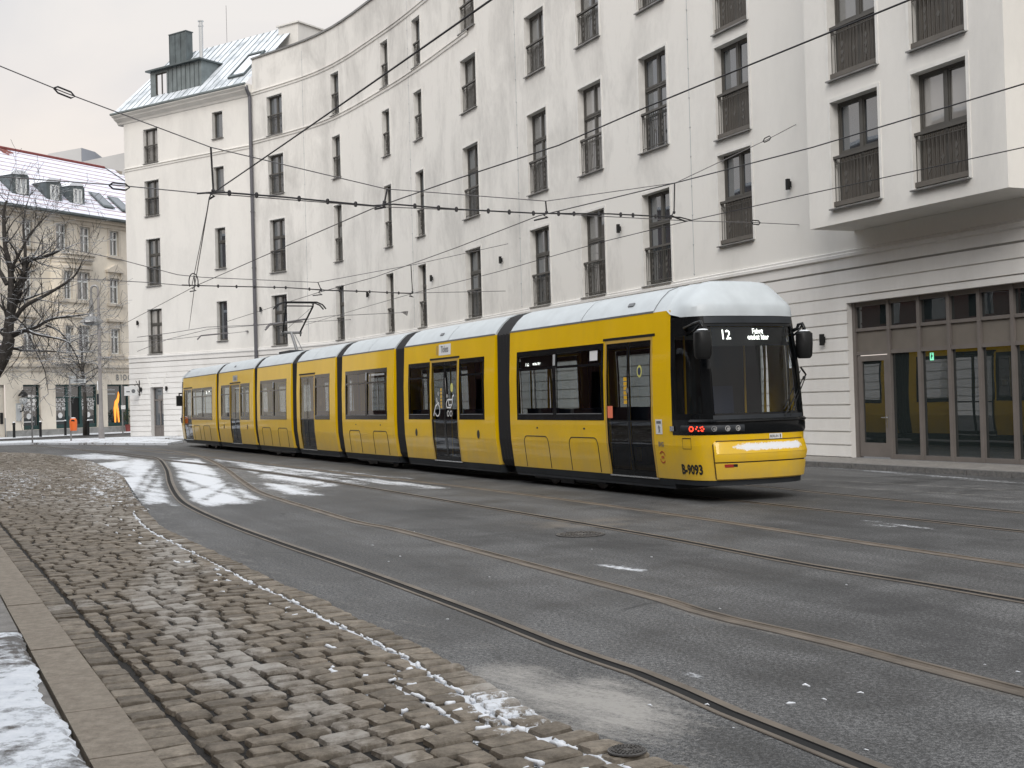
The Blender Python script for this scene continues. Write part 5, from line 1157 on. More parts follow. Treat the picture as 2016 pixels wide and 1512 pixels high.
mb.add([side(-.62 + .05 * math.cos(t), 2.02 + .065 * math.sin(t), 0, -.007) for t in np.linspace(0, 2 * PI, 13)[:-1]], [tuple(range(12))]); mb.build('sticker_centre', 'seat', tram, local=True)
mb = MB()
for i in range(6): mb.quad(*[side(f, z, 0, -.01) for f, z in ((-1.12, 1.50 + i * .075), (-1.02, 1.50 + i * .075), (-1.02, 1.56 + i * .075), (-1.12, 1.56 + i * .075))])
for i in range(6): mb.quad(*[side(f, z, 0, -.01) for f, z in ((-8.98, 1.48 + i * .075), (-8.90, 1.48 + i * .075), (-8.90, 1.54 + i * .075), (-8.98, 1.54 + i * .075))])
mb.build('door_stickers', 'pole', tram, local=True)
M['buttonring'] = M['chrome']
mb = MB().add([side(-.98 + .035 * math.cos(t), 1.72 + .05 * math.sin(t), 0, .012) for t in np.linspace(0, 2 * PI, 13)[:-1]], [tuple(range(12))]); mb.build('door_button', 'lens', tram, local=True)
sbx('ticket_reader', 'pole', -9.86, -9.68, 1.62, 1.80, -.06); sbx('ticket_reader', 'pole', -18.2, -17.98, 1.62, 1.80, -.06)
sbx('window_notice', 'whitepaint', -2.25, -1.98, 2.25, 2.42, -.008)
# mirrors
def mirror(sgn):
    y0 = 0 if sgn < 0 else WT; s_ = sgn
    p = nose(.60, 2.60, .0) if s_ < 0 else nose(NL - .80, 2.58, 0.)
    b_ = np.array([p[0] + .56, p[1] - .10, 2.64]) if s_ < 0 else np.array([p[0] + .12, p[1] + .12, 2.64])
    mb = MB(); mb.tube([p, p + [.03, s_ * .06, .03], (p + b_) / 2 + [0, 0, .06], b_ + [-.04, 0, .05], b_ + [0, 0, -.02], b_ + [0, 0, -.10]], [.030, .028, .024, .026, .028, .03], 8); mb.tube([p - [0, 0, .08], (p + b_) / 2 - [0, 0, .04], b_ + [-.05, 0, .02]], .016, 6); mb.build('mirror_arm', 'black', mo, local=True, smooth=True)
    return b_
for s_ in (-1, 1):
    pr_ = nose(.60, 2.60, .0) if s_ < 0 else nose(NL - .80, 2.58, 0.)
    b_ = np.array([pr_[0] + .56, pr_[1] - .10, 2.64]) if s_ < 0 else np.array([pr_[0] + .12, pr_[1] + .12, 2.64])
    mb = MB(); secs = [(-.08, .07, .085), (-.11, .10, .125), (-.28, .10, .13), (-.46, .09, .12), (-.50, .07, .09)]; vs = []; n = 12
    for dz, rx, ry in secs:
        for j in range(n):
            t = 2 * PI * j / n; c_, s2 = math.cos(t), math.sin(t); q = (abs(c_) ** 3.5 + abs(s2) ** 3.5) ** (-1 / 3.5)
            vs.append(b_ + [rx * q * c_ - .10 * (dz + .1) * -0.3, ry * q * s2, dz])
    k = len(secs); mb.add(vs, [(i * n + j, i * n + (j + 1) % n, (i + 1) * n + (j + 1) % n, (i + 1) * n + j) for i in range(k - 1) for j in range(n)] + [tuple(range(n)), tuple(range((k - 1) * n, k * n))])
    mo = autosmooth(mb.build('mirror', 'blackmat', tram, local=True), 50); mirror(s_)
    MB().sphere(b_ + [0, 0, -.075], .085, 6, .25).build('snow_cap', 'snow', mo, local=True)
mb = MB(); b_ = np.array([-38.75, .04, 2.2]); mb.box(b_[0] - .08, b_[0] + .08, b_[1] - .16, b_[1] + .06, 1.75, 2.2); mb.tube([(-38.4, .12, 2.28), (-38.75, 0, 2.3), (-38.75, 0, 2.18)], .03, 6); mb.build('mirror', 'blackmat', tram, local=True)
# wiper
aw, zw = find(1540, 815); ax, zx = find(1574, 752)
mb = MB(); pA = nose(aw, 1.27, .05); pB = nose(ax, 1.86, .07); pC = nose(aw + .12, 1.27, .05); mb.tube([pA, (pA + pB) / 2 + [.02, 0, 0], pB], .010, 5); mb.tube([pC, pB + [0, .03, -.02]], .009, 5); mb.tube([pB - [0, .0, .05], pB + [0.0, .04, .03], nose(ax - .05, 2.0, .03)], .016, 5); mb.tube([nose(ax - .06, 1.95, .02), nose(aw + .02, 1.36, .02)], .008, 4); mb.build('wiper', 'blackmat', tram, local=True)
mb = MB(); ac, zc = find(1486, 586); 
p = vs_ = None
q = np.array([.62, 1.52, 3.14]); mb.add([q + [.06 * math.cos(t), .075 * math.sin(t), -.03 * math.cos(t) * 1.6 + .03] for t in np.linspace(0, 2 * PI, 15)[:-1]], [tuple(range(14))]); mb.build('roof_sensor', 'inkgrey', rc, local=True)
# pantograph
pg = MB(); kn_ = np.array([-25.0, 1.2, 4.12]); ba = np.array([-24.3, 1.2, 3.42]); hd_ = np.array([-23.9, 1.2, 5.06])
mb = MB(); mb.box(-25.0, -23.6, .75, 1.65, 3.38, 3.46); mb.build('pantograph_base', 'dgrey', tram, local=True)
mb = MB(); mb.tube([ba, kn_], .055, 8); mb.tube([ba + [.25, .12, 0], kn_ + [.05, .1, -.06]], .016, 5); mb.tube([kn_ + [0, -.36, 0], kn_ + [0, .36, 0]], .045, 8); pan = mb.build('pantograph_arm', 'steel', tram, local=True)
mb = MB()
for sy in (-1, 1): mb.tube([kn_ + [0, sy * .30, 0], hd_ + [0, sy * .46, -.12]], .028, 6); mb.tube([kn_ + [0, sy * .30, 0], kn_ + [.05, sy * .30, -.12], kn_ + [.14, sy * .30, -.08]], .02, 5)
mb.tube([hd_ + [0, -.46, -.12], hd_ + [0, .46, -.12]], .02, 6); mb.tube([kn_ + [0, -.3, .0], hd_ + [0, .46, -.12]], .006, 4); mb.build('pantograph_frame', 'blackmat', pan, local=True)
mb = MB()
for dx in (-.14, .14): mb.tube([hd_ + [dx, -.86, -.22], hd_ + [dx, -.74, -.08], hd_ + [dx, -.55, 0], hd_ + [dx, .55, 0], hd_ + [dx, .74, -.08], hd_ + [dx, .86, -.22]], .024, 6)
for sy in (-.46, .46): mb.tube([hd_ + [-.14, sy, 0], hd_ + [0, sy, -.12], hd_ + [.14, sy, 0]], .018, 5)
mb.build('contact_strip', 'blackmat', pan, local=True)

# ------------------------------------------------------------------ beige corner block on the left
BG0 = np.array([-33.93, 83.14]); BGt = np.array([.4800, .8773]); BGn = np.array([.8773, -.4800])
be = thing('stucco_house', 'old beige stucco house with oriel and snowy red tiled roof at the far left', 'building', (*BG0, 0))
gp = lambda d, z, o_=0.: np.array([*(BG0 + BGt * d + BGn * o_), z])
def bhit(px, py, o_=0.):
    P = PL(px, py, gp(0, 0, o_), (*BGn, 0)); return float((P[:2] - BG0) @ BGt), float(P[2])
DA, DE = -7., 17.; BEV = 15.6
def rect(x0, x1, y0, y1, o_=0.):
    m = (y0 + y1) / 2; c = (x0 + x1) / 2; a, b = bhit(x0, m, o_)[0], bhit(x1, m, o_)[0]; return (a, b, bhit(c, y1, o_)[1], bhit(c, y0, o_)[1])
TOPW = [rect(*q) for q in ((43, 63, 431, 484), (109.5, 130.5, 439.5, 492), (157, 177, 448, 497), (215.5, 233, 456, 506))]
MIDW = [rect(*q) for q in ((44, 63, 532, 585), (216, 234.5, 548, 599))]
LOWW = [rect(*q) for q in ((46, 67, 638, 689.5), (218.5, 236, 648, 700))]
def level(L, ref=None):
    z0 = np.mean([q[2] for q in L]); z1 = np.mean([q[3] for q in L]); return [(q[0], q[1], z0, z1) for q in L]
TOPW, MIDW, LOWW = level(TOPW), level(MIDW), level(LOWW)
TOPW.append((TOPW[0][0] - 3.2, TOPW[0][1] - 3.2, *TOPW[0][2:])); MIDW.append((MIDW[0][0] - 3.2, MIDW[0][1] - 3.2, *MIDW[0][2:])); LOWW.append((LOWW[0][0] - 3.2, LOWW[0][1] - 3.2, *LOWW[0][2:]))
OO = 1.0
OMID = level([rect(121.5, 137.5, 533.5, 589.5, OO * .7), rect(152, 177, 536, 591, OO)]); OLOW = level([rect(125, 139, 641, 694, OO * .7), rect(155, 178.5, 642, 695, OO)])
SH = level([rect(46, 80.5, 757, 845), rect(110, 193, 757, 843), rect(212, 256, 757, 839)]); DO = rect(-3, 11, 760, 852)
DO = (DO[0] - .6, DO[1], .02, SH[0][3])
ops_ = TOPW + MIDW + LOWW + SH + [DO]
wall_grid(MB(), lambda d, z: gp(d, z), [DA, DE], .02, BEV, ops_).build('wall', 'beige', be)
mb = MB(); [mb.quad(gp(p, .02, .04), gp(q, .02, .04), gp(q, SH[0][2] - .02, .04), gp(p, SH[0][2] - .02, .04)) for p, q in ((DA, DO[0]), (DO[1], DE))]; mb.quad(gp(DO[1], SH[0][2] - .02, .0), gp(DE, SH[0][2] - .02, .0), gp(DE, SH[0][2] - .02, .04), gp(DO[1], SH[0][2] - .02, .04)); mb.build('plinth', 'plinth', be)
def bbox(mb, d0, d1, z0, z1, o0, o1): return mb.frame_box(gp(d0, z0, o0), (*(BGt * (d1 - d0)), 0), (*(BGn * (o1 - o0)), 0), (0, 0, z1 - z0))
z_c = (SH[0][3] + LOWW[0][2]) / 2
mb = MB(); bbox(mb, DA, DE, BEV - .55, BEV - .30, -.1, .12); bbox(mb, DA, DE, BEV - .30, BEV - .12, -.1, .30); bbox(mb, DA, DE, BEV - .12, BEV + .02, -.1, .48); mb.build('eaves_cornice', 'beige_trim', be)
mb = MB(); bbox(mb, DA, DE, z_c + .1, z_c + .32, -.1, .22); bbox(mb, DA, DE, z_c - .18, z_c + .1, -.1, .10); bbox(mb, DA, DE, LOWW[0][2] - .35, LOWW[0][2] - .18, -.1, .12); mb.build('belt_cornice', 'beige_trim', be)
def bwin(r, surround, off=lambda d: 0., shop=False):
    d0, d1, z0, z1 = r; oc = off((d0 + d1) / 2); mb = MB()
    for d in (d0, d1): mb.quad(gp(d, z0, oc), gp(d, z0, oc - .22), gp(d, z1, oc - .22), gp(d, z1, oc))
    for z in (z0, z1): mb.quad(gp(d0, z, oc), gp(d1, z, oc), gp(d1, z, oc - .22), gp(d0, z, oc - .22))
    e = .09; f = MB(); mid = (d0 + d1) / 2
    for q in ((d0, d0 + e, z0, z1), (d1 - e, d1, z0, z1), (mid - .05, mid + .05, z0, z1), (d0 + e, d1 - e, z0, z0 + e), (d0 + e, d1 - e, z1 - e, z1), (d0 + e, d1 - e, z0 + (z1 - z0) * .64, z0 + (z1 - z0) * .64 + .11)): bbox(f, *q, oc - .22, oc - .15)
    w_ = f.build('window', 'white_frame', be); MB().quad(gp(d0, z0, oc - .20), gp(d1, z0, oc - .20), gp(d1, z1, oc - .20), gp(d0, z1, oc - .20)).build('pane', 'pane', w_); mb.build('reveal', 'beige_trim', w_)
    s_ = MB(); t = .17
    bbox(s_, d0 - t, d0, z0, z1 + t, oc - .05, oc + .05); bbox(s_, d1, d1 + t, z0, z1 + t, oc - .05, oc + .05); bbox(s_, d0, d1, z1, z1 + t, oc - .05, oc + .05); bbox(s_, d0 - .28, d1 + .28, z0 - .18, z0, oc - .05, oc + .16)
    if surround == 'pediment':
        bbox(s_, d0 - .35, d1 + .35, z1 + .42, z1 + .56, oc - .05, oc + .24)
        s_.prism([gp(d0 - .38, z1 + .56, oc), gp(d1 + .38, z1 + .56, oc), gp(mid, z1 + 1.0, oc)], (*(BGn * .22), 0))
        for d in (d0 - .28, d1 + .12): bbox(s_, d, d + .16, z1 - .1, z1 + .42, oc, oc + .14)
    if surround == 'ledge':
        bbox(s_, d0 - .38, d1 + .38, z1 + .50, z1 + .66, oc - .05, oc + .28); bbox(s_, d0 - .2, d1 + .2, z1 + t, z1 + .50, oc - .05, oc + .07)
    s_.build('surround', 'beige_trim', w_)
for r in TOPW: bwin(r, 'plain')
for r in MIDW: bwin(r, 'pediment')
for r in LOWW: bwin(r, 'ledge')
# rounded oriel
oc0, oc1 = bhit(103, 600)[0] - .1, bhit(188, 600, OO)[0] + .25; cc, hw = (oc0 + oc1) / 2, (oc1 - oc0) / 2
def ooff(d): return OO * max(0., 1 - abs((d - cc) / hw) ** 4) ** .5 if abs(d - cc) < hw else 0.
oz0, oz1 = z_c + .32, bhit(150, 502, OO)[1]; us = list(cc + hw * np.sin(np.linspace(-PI / 2, PI / 2, 29)))
op_ = []
for d0, d1, z0, z1 in OMID + OLOW: op_.append((max(d0, oc0 + .3), min(d1, oc1 - .35), z0, z1))
oo = wall_grid(MB(), lambda d, z: gp(d, z, ooff(d)), us, oz0, oz1, op_).build('oriel', 'beige', be)
def oband(mb, z0, z1, ext):
    k = len(us); mb.add([gp(d, z, ooff(d) + (ext if e else -.0) * 1.) for d in us for z, e in ((z0, 0), (z0, 1), (z1, 1), (z1, 0))], [(i * 4 + j, i * 4 + (j + 1) % 4, (i + 1) * 4 + (j + 1) % 4, (i + 1) * 4 + j) for i in range(k - 1) for j in range(4)])
mb = MB(); zz = OMID[0]; zl_ = OLOW[0]
for z0, z1, e in ((oz1 - .55, oz1 - .3, .12), (oz1 - .3, oz1 - .02, .30), (oz1 - .02, oz1 + .12, .42), (zz[3] + .2, zz[3] + .4, .14), (zz[2] - .22, zz[2], .14), (zl_[3] + .55, zl_[3] + .72, .16), (zl_[3] + .9, zl_[3] + 1.1, .08), (zl_[2] - .2, zl_[2], .12), (oz0, oz0 + .2, .1)): mb = MB(); oband(mb, z0, z1, e); mb.build('oriel_cornice', 'beige_trim', oo)
mb = MB(); k = len(us); mb.add([gp(d, oz1 + .12, ooff(d) + .42) for d in us], [tuple(range(k))]); mb.build('oriel_roof', 'snow', oo)
for d0, d1, z0, z1 in op_: bwin((d0, d1, z0, z1), 'none', lambda d: ooff(d) - .02)
# shops
def lamps(): pass
shop_info = [(SH[0], 1), (SH[1], 2), (SH[2], 3)]
for r, kk in shop_info:
    d0, d1, z0, z1 = r; f = MB(); e = .10
    cols = [d0, d1] if kk == 1 else ([d0, d0 + (d1 - d0) * .30, d0 + (d1 - d0) * .62, d1] if kk == 2 else [d0, d0 + (d1 - d0) * .70, d1])
    for c in cols: bbox(f, max(d0, c - e), min(d1, c + e), z0, z1, -.30, -.18)
    bbox(f, d0, d1, z0, z0 + .28, -.30, -.19); bbox(f, d0, d1, z1 - .12, z1, -.30, -.19)
    if kk < 3: bbox(f, d0, d1, z1 - .95, z1 - .87, -.29, -.2)
    s_ = f.build('shop_window', 'teal', be); MB().quad(gp(d0, z0, -.25), gp(d1, z0, -.25), gp(d1, z1, -.25), gp(d0, z1, -.25)).build('pane', 'shopglass', s_)
    mb = MB()
    for d in (d0, d1): mb.quad(gp(d, z0, 0), gp(d, z0, -.3), gp(d, z1, -.3), gp(d, z1, 0))
    mb.quad(gp(d0, z1, 0), gp(d1, z1, 0), gp(d1, z1, -.3), gp(d0, z1, -.3)); mb.quad(gp(d0, z0, 0), gp(d1, z0, 0), gp(d1, z0, -.3), gp(d0, z0, -.3)); mb.build('reveal', 'beige_trim', s_)
    if kk == 2:
        mb = MB().quad(gp(cols[1] + .35, z0 + .1, -.24), gp(cols[2] - .1, z0 + .1, -.24), gp(cols[2] - .1, z1 - .95, -.24), gp(cols[1] + .35, z1 - .95, -.24)); mb.build('shop_door', 'blackmat', s_)
    cs = [(d0 + d1) / 2 - .1] if kk == 1 else ([(cols[0] + cols[1]) / 2, (cols[2] + cols[3]) / 2] if kk == 2 else [])
    for c in cs:
        mb = MB()
        for tx, zc, sz in (('GOOD', z0 + 1.86, .46), ('HEALTH', z0 + 1.56, .33), ('FOR ME', z0 + 1.28, .33)): text(mb, tx, sz, lambda u, v, zc=zc, c=c: gp(c + u, zc + v, -.235), .006, .95)
        mb.add([gp(c + .2 * math.cos(t), z0 + .92 + .2 * math.sin(t), -.235) for t in np.linspace(0, 2 * PI, 15)[:-1]], [tuple(range(14))]); bbox(mb, c - .42, c + .42, z0 + .50, z0 + .57, -.24, -.235); mb.build('window_lettering', 'whitepaint', s_)
    if kk == 3:
        c = d0 + (d1 - d0) * .48; mb = MB()
        P = [(-.20, .2), (-.08, .2), (.00, 1.45), (.04, 1.5), (.16, .2), (.30, .2), (.24, 1.2), (.14, 1.85), (.28, 2.2), (.32, 2.75), (.22, 3.0), (.14, 2.6), (.06, 2.35), (-.14, 2.15), (-.28, 1.5)]
        mb.prism([gp(c + x * .95, z0 + .05 + z * .84, -.235) for x, z in P], (*(BGn * .02), 0)); mb.build('neon_figure', 'ledfig', s_)
        mb = MB(); [bbox(mb, d0 + .15, c - .1, z0 + 2.35 + q * .3, z0 + 2.42 + q * .3, -.24, -.235) for q in range(3)]; mb.build('shelf_light', 'greypaint', s_)
mb = MB(); sg = bhit(228, 752)[0]
for i, ch_ in enumerate('BIOC'): text(mb, ch_, .62, lambda u, v, i=i: gp(sg + .12 + (0, .36, .72, 1.18)[i] + u, SH[0][3] + .30 + v, .06), .01, .8)
mb.build('shop_lettering', 'inkgrey', be)
mb = MB(); bbox(mb, DO[0], DO[0] + .25, .0, DO[3], -.35, -.1); bbox(mb, DO[1] - .5, DO[1], .0, DO[3], -.35, -.12); bbox(mb, DO[0], DO[1], DO[3] - .2, DO[3], -.35, -.12); mb.build('entrance_frame', 'beige_trim', be); MB().quad(gp(DO[0], .02, -.33), gp(DO[1], .02, -.33), gp(DO[1], DO[3], -.33), gp(DO[0], DO[3], -.33)).build('entrance_door', 'teal', be)
mb = MB(); bbox(mb, DO[1] - .36, DO[1] - .14, .95, 1.7, -.12, -.08); mb.build('doorbell_panel', 'blackmat', be)
d_, z_ = bhit(26, 812); mb = MB(); bbox(mb, bhit(31, 812)[0], bhit(41, 812)[0], bhit(36, 829)[1], bhit(36, 794)[1], .0, .08); nb = mb.build('notice_board', 'greypaint', None); tag(nb, 'narrow grey notice board on the beige house between its entrance and first shop window', 'notice board')
mb = MB(); bbox(mb, bhit(33, 800)[0], bhit(39.5, 800)[0], bhit(36, 804)[1], bhit(36, 797)[1], .08, .085); mb.build('notice', 'whitepaint', nb)
# tiled roof
RR = 6.2
def roofz(px, py):
    P = PL(px, py, gp(0, 0, -RR), (*BGn, 0)); return float((P[:2] - BG0) @ BGt), float(P[2])
ra, rb_ = roofz(10, 291), roofz(205, 332); RZ = (ra[1] + rb_[1]) / 2; hipd = rb_[0]
nd_, nq = 60, 14; ds = np.linspace(DA, DE, nd_); vs = []
E_ = .55; RB2 = BEV + .05
for j in range(nq):
    q = j / (nq - 1)
    for d in ds: vs.append(gp(d, RB2 + (RZ - RB2) * q, E_ - (RR + E_) * q))
vs = np.array(vs); bare = np.array([.42 * max(0, 1 - abs((d - ra[0] + .6)) / 2.6) * max(0, (j / (nq - 1) - .72) / .28) - .1 for j in range(nq) for d in ds])
mb = MB().add(vs, [(j * nd_ + i, j * nd_ + i + 1, (j + 1) * nd_ + i + 1, (j + 1) * nd_ + i) for j in range(nq - 1) for i in range(nd_ - 1) if ds[i] < hipd + (DE - hipd) * (1 - j / (nq - 1)) * .55 + 1.0])
ro = mb.build('roof', 'tiles', be, attrs=dict(bare=bare))
mb = MB(); mb.tube([gp(DA, RZ, -RR), gp(hipd, RZ, -RR)], .14, 6); M['redtile'] = simple('red ridge tile', (.20, .05, .045), .8, var=.2); mb.build('ridge', 'redtile', ro)
mb = MB(); mb.tube([gp(DA, RB2 - .02, E_ + .05), gp(DE, RB2 - .02, E_ + .05)], .12, 6); mb.build('gutter', 'zincdark', be)
mb = MB(); a = gp(hipd, RZ + .1, -RR); b = gp(hipd + 2.2, RB2 + 2.2, -2.); mb.prism([a, gp(hipd + .9, RZ - .2, -RR), gp(hipd + 3.2, RB2 + 2., -2.), b], (*(BGn * -.2), 0)); mb.build('gable_flashing', 'zinc', ro)
mb = MB(); mb.quad(gp(DA, RZ, -RR), gp(DE, RZ, -RR), gp(DE, 6, -2 * RR), gp(DA, 6, -2 * RR)); mb.quad(gp(DA, 0, 0), gp(DA, 0, -12), gp(DA, RB2, -12), gp(DA, RB2, 0)); mb.build('rear_roof', 'beige', be)
def rq(d, q, up=0.): return gp(d, RB2 + (RZ - RB2) * q + up, E_ - (RR + E_) * q)
sl = (RZ - RB2) / (RR + E_)
def on_rp(px, py, o_):
    P = PL(px, py, gp(0, 0, o_), (*BGn, 0)); return float((P[:2] - BG0) @ BGt), float(P[2])
for fx0, fx1, yt, yb in ((20, 58, 337, 384), (88, 122, 352, 396), (134, 167, 360, 403)):
    o_ = -.75; d0 = on_rp(fx0 + 4, yb, o_)[0]; d1 = on_rp(fx1, yb, o_)[0]; zb_ = on_rp((fx0 + fx1) / 2, yb, o_)[1]; zt_ = on_rp((fx0 + fx1) / 2, yt, o_)[1]; mid = (d0 + d1) / 2; zs_ = zt_ - .38; bk = (zs_ - zb_) / sl
    arc = [(d0, zb_ - .3), (d1, zb_ - .3), (d1, zs_)] + [(mid + (d1 - mid) * math.cos(t), zs_ + .38 * math.sin(t)) for t in np.linspace(.3, PI - .3, 7)] + [(d0, zs_)]
    mb = MB(); mb.prism([gp(d, z, o_) for d, z in arc], (*(BGn * -(bk + .9)), 0)); dm = mb.build('dormer', 'zincdark', ro)
    wm = MB(); a, b = d0 + .32, d1 - .28; c, e2 = zb_ + .08, zs_ - .06
    for q in ((a, a + .09, c, e2), (b - .09, b, c, e2), ((a + b) / 2 - .06, (a + b) / 2 + .06, c, e2), (a, b, c, c + .09), (a, b, e2 - .09, e2)): bbox(wm, *q, o_, o_ + .07)
    wm.build('dormer_window', 'white_frame', dm); MB().quad(gp(a, c, o_ + .03), gp(b, c, o_ + .03), gp(b, e2, o_ + .03), gp(a, e2, o_ + .03)).build('pane', 'greypaint', dm)
    sn_c = MB(); sn_c.prism([gp(mid + (d1 - mid + .06) * math.cos(t), zs_ + .05 + .40 * math.sin(t), o_ + .05) for t in np.linspace(.5, PI - .1, 7)], (*(BGn * -(bk + .8)), 0)); sn_c.build('dormer_snow', 'snow', dm)
for px, py in ((205, 399), (238, 408)):
    d_, z_ = on_rp(px, py, -1.2); q = (z_ - RB2) / (RZ - RB2); mb = MB(); mb.frame_box(rq(d_ - .55, q - .10, .1), (*(BGt * 1.1), 0), rq(0, q + .13) - rq(0, q - .10), (0, 0, .08)); so_ = mb.build('skylight', 'zincdark', ro)
    MB().quad(rq(d_ - .42, q - .08, .19), rq(d_ + .42, q - .08, .19), rq(d_ + .42, q + .115, .19), rq(d_ - .42, q + .115, .19)).build('pane', 'pane', so_)
# pale block far behind
fb = thing('flat_roofed_block', 'pale grey flat-roofed block rising behind the snowy tiled roof', 'building', (-45, 135, 0))
M['farwall'] = simple('pale far wall', (.50, .50, .50), .9, var=.08, vs=.3); M['farwall2'] = simple('grey rooftop box', (.36, .38, .42), .9)
def zat(px, py, y): P = PL(px, py, (0, y, 0), (0, 1, 0)); return P
p0, p1 = zat(120, 327, 135), zat(330, 283, 135); mb = MB(); mb.prism([(p0[0] - 6, 135, 0), (p1[0], 135, 0), (p1[0], 135, p1[2]), (p0[0], 135, p0[2]), (p0[0] - 6, 135, p0[2] - 1.2)], (0, 14, 0)); mb.build('wall', 'farwall', fb)
p0, p1, p2_ = zat(94, 303, 148), zat(160, 291, 148), zat(187, 299, 152); mb = MB(); mb.prism([(p0[0], 148, 18), (p1[0], 148, 18), (p1[0], 148, p1[2]), (p0[0], 148, p0[2])], (0, 10, 0)); mb.build('rooftop_box', 'farwall', fb)
mb = MB(); mb.prism([(p1[0] + .02, 148, 18), (p2_[0], 152, 18), (p2_[0], 152, p2_[2]), (p1[0] + .02, 148, p1[2])], (-.3, 4, 0)); mb.build('rooftop_wall', 'farwall2', fb)
# street at the far left: pavements
P = [gp(DA - 12, 0, -1), gp(DE, 0, -1), gp(DE, 0, 5.2), gp(DA - 12, 0, 5.2)]; o = MB().prism([(p[0], p[1], -.1) for p in P], (0, 0, .17)).build('left_pavement_snow', 'snowfar'); tag(o, kind='structure')
P = [gp(DA - 12, 0, 5.2), gp(DE, 0, 5.2), gp(DE, 0, 5.4), gp(DA - 12, 0, 5.4)]; o = MB().prism([(p[0], p[1], -.1) for p in P], (0, 0, .18)).build('left_kerb', 'kerbgrey'); tag(o, kind='structure')
P = [G(-60, 879)[:2], G(60, 875)[:2], G(330, 876.5)[:2], G(360, 871)[:2], fpos(S_END, 0, .2)[:2], G(200, 865)[:2], G(60, 870)[:2], G(-60, 875)[:2]]; o = MB().prism([(p[0], p[1], -.1) for p in P], (0, 0, .20)).build('island_snow', 'snowfar'); tag(o, kind='structure')

# ------------------------------------------------------------------ street furniture
def ground_at(px, py, z=.1): p = G(px, py, z); return np.array([p[0], p[1], z])
def hgt(px, py, base): return float(PL(px, py, base, (0, 1, 0))[2])
def xat(px, py, base): return float(PL(px, py, base, (0, 1, 0))[0])
b = ground_at(200, 863); lp = thing('street_lamp', 'tall grey street lamp with a hooked top and hanging shade before the beige house', 'street lamp', b)
top = hgt(192, 563, b) - b[2]; r_ = (xat(195, 590, b) - xat(181, 590, b)) / 2
mb = MB(); mb.lathe([(.17, 0), (.17, .5), (.13, .9), (.12, 1.2), (.095, top * .6), (.075, top - r_)], (0, 0, 0), 10); mb.build('pole', 'pinkpole', lp, local=True)
mb = MB(); mb.tube([(r_ * (math.cos(t) - 1), 0, top - r_ + r_ * 1.1 * math.sin(t)) for t in np.linspace(0, PI, 12)] + [(-2 * r_, 0, top - r_ - .7)], .06, 8); mb.build('hook', 'steel', lp, local=True)
mb = MB(); mb.lathe([(.09, 0), (.12, -.3), (.12, -.75), (.20, -1.0), (.62, -1.25), (.66, -1.35)], (-2 * r_, 0, top - r_ - .5), 14); mb.build('lamp_shade', 'steel', lp, local=True)
MB().lathe([(.05, 0), (.55, 0), (.55, -.06), (.3, -.16)], (-2 * r_, 0, top - r_ - 1.86), 12).build('lamp_glass', 'lens', lp, local=True)
mb = MB(); mb.box(-.15, -.09, -.1, .1, 2.7, 3.2); mb.build('pole_notice', 'whitepaint', lp, local=True); MB().box(-.2, -.08, -.09, .09, 1.9, 2.5).build('pole_box', 'dgrey', lp, local=True)
b = ground_at(140, 868); sp_ = thing('street_sign', 'slim grey post with street name plate, left of the lamp', 'street sign', b); t_ = hgt(139, 742, b) - b[2]
MB().lathe([(.045, 0), (.045, t_)], (0, 0, 0), 8).build('post', 'steel', sp_, local=True)
mb = MB(); mb.box(.03, .86, -.02, .0, t_ - .35, t_ - .12); mb.box(-.04, .36, -.02, .0, t_ - .08, t_ + .06); pl_ = mb.build('name_plate', 'greypaint', sp_, local=True); MB().box(.22, .74, -.026, -.021, t_ - .27, t_ - .2).build('name_bar', 'inkgrey', pl_, local=True)
bb = b + np.array([.18, -.05, 0]); z0 = hgt(146, 848, b) - .1; z1 = hgt(146, 822, b) - .1
bn_ = thing('litter_bin', 'bright orange litter bin hung on the street sign post', 'litter bin', b + np.array([.17, -.14, 0]))
mb = MB(); vs = []; n = 14
for z, s_ in ((z0, .82), (z0 + .04, .9), (z1 - .28, 1.), (z1 - .13, .93), (z1 - .03, .6), (z1, .05)): vs += [(.20 * s_ * math.cos(2 * PI * j / n) + .02, .17 * s_ * math.sin(2 * PI * j / n), z) for j in range(n)]
mb.add(vs, [(i * n + j, i * n + (j + 1) % n, (i + 1) * n + (j + 1) % n, (i + 1) * n + j) for i in range(5) for j in range(n)] + [tuple(range(n))]); autosmooth(mb.build('body', 'orange', bn_, local=True), 50)
mb = MB(); mb.add([(.05 + .10 * math.cos(t), -.172 + .02 * abs(math.sin(t)), z1 - .16 + .055 * math.sin(t)) for t in np.linspace(0, 2 * PI, 13)[:-1]], [tuple(range(12))]); mb.build('slot', 'blackmat', bn_, local=True); MB().sphere((.02, 0, z1 - .03), .13, 6, .3).build('snow_cap', 'snow', bn_, local=True)
b = ground_at(64, 872); sg_ = thing('sticker_post', 'slim post covered in pale stickers with a small forked top, left of the bin', 'signpost', b); t_ = hgt(62, 776, b) - b[2]
MB().lathe([(.04, 0), (.045, .4), (.04, t_)], (0, 0, 0), 8).build('post', 'steel', sg_, local=True)
mb = MB()
for x, z, w_ in ((-.10, t_ - .1, .14), (.08, t_ - .12, .14), (-.14, t_ - .32, .12), (.13, t_ - .32, .12), (-.10, t_ - .5, .12), (.10, t_ - .52, .12), (.06, t_ - .72, .1), (-.05, t_ - .9, .1)): mb.box(x - w_ / 2, x + w_ / 2, -.03, -.01, z - .06, z + .07)
mb.build('plate', 'whitepaint', sg_, local=True)
b = ground_at(242, 854.5); sg_ = thing('sign_post', 'thin grey post with a small white plate by the corner house edge', 'signpost', b); t_ = hgt(242, 757, b) - b[2]
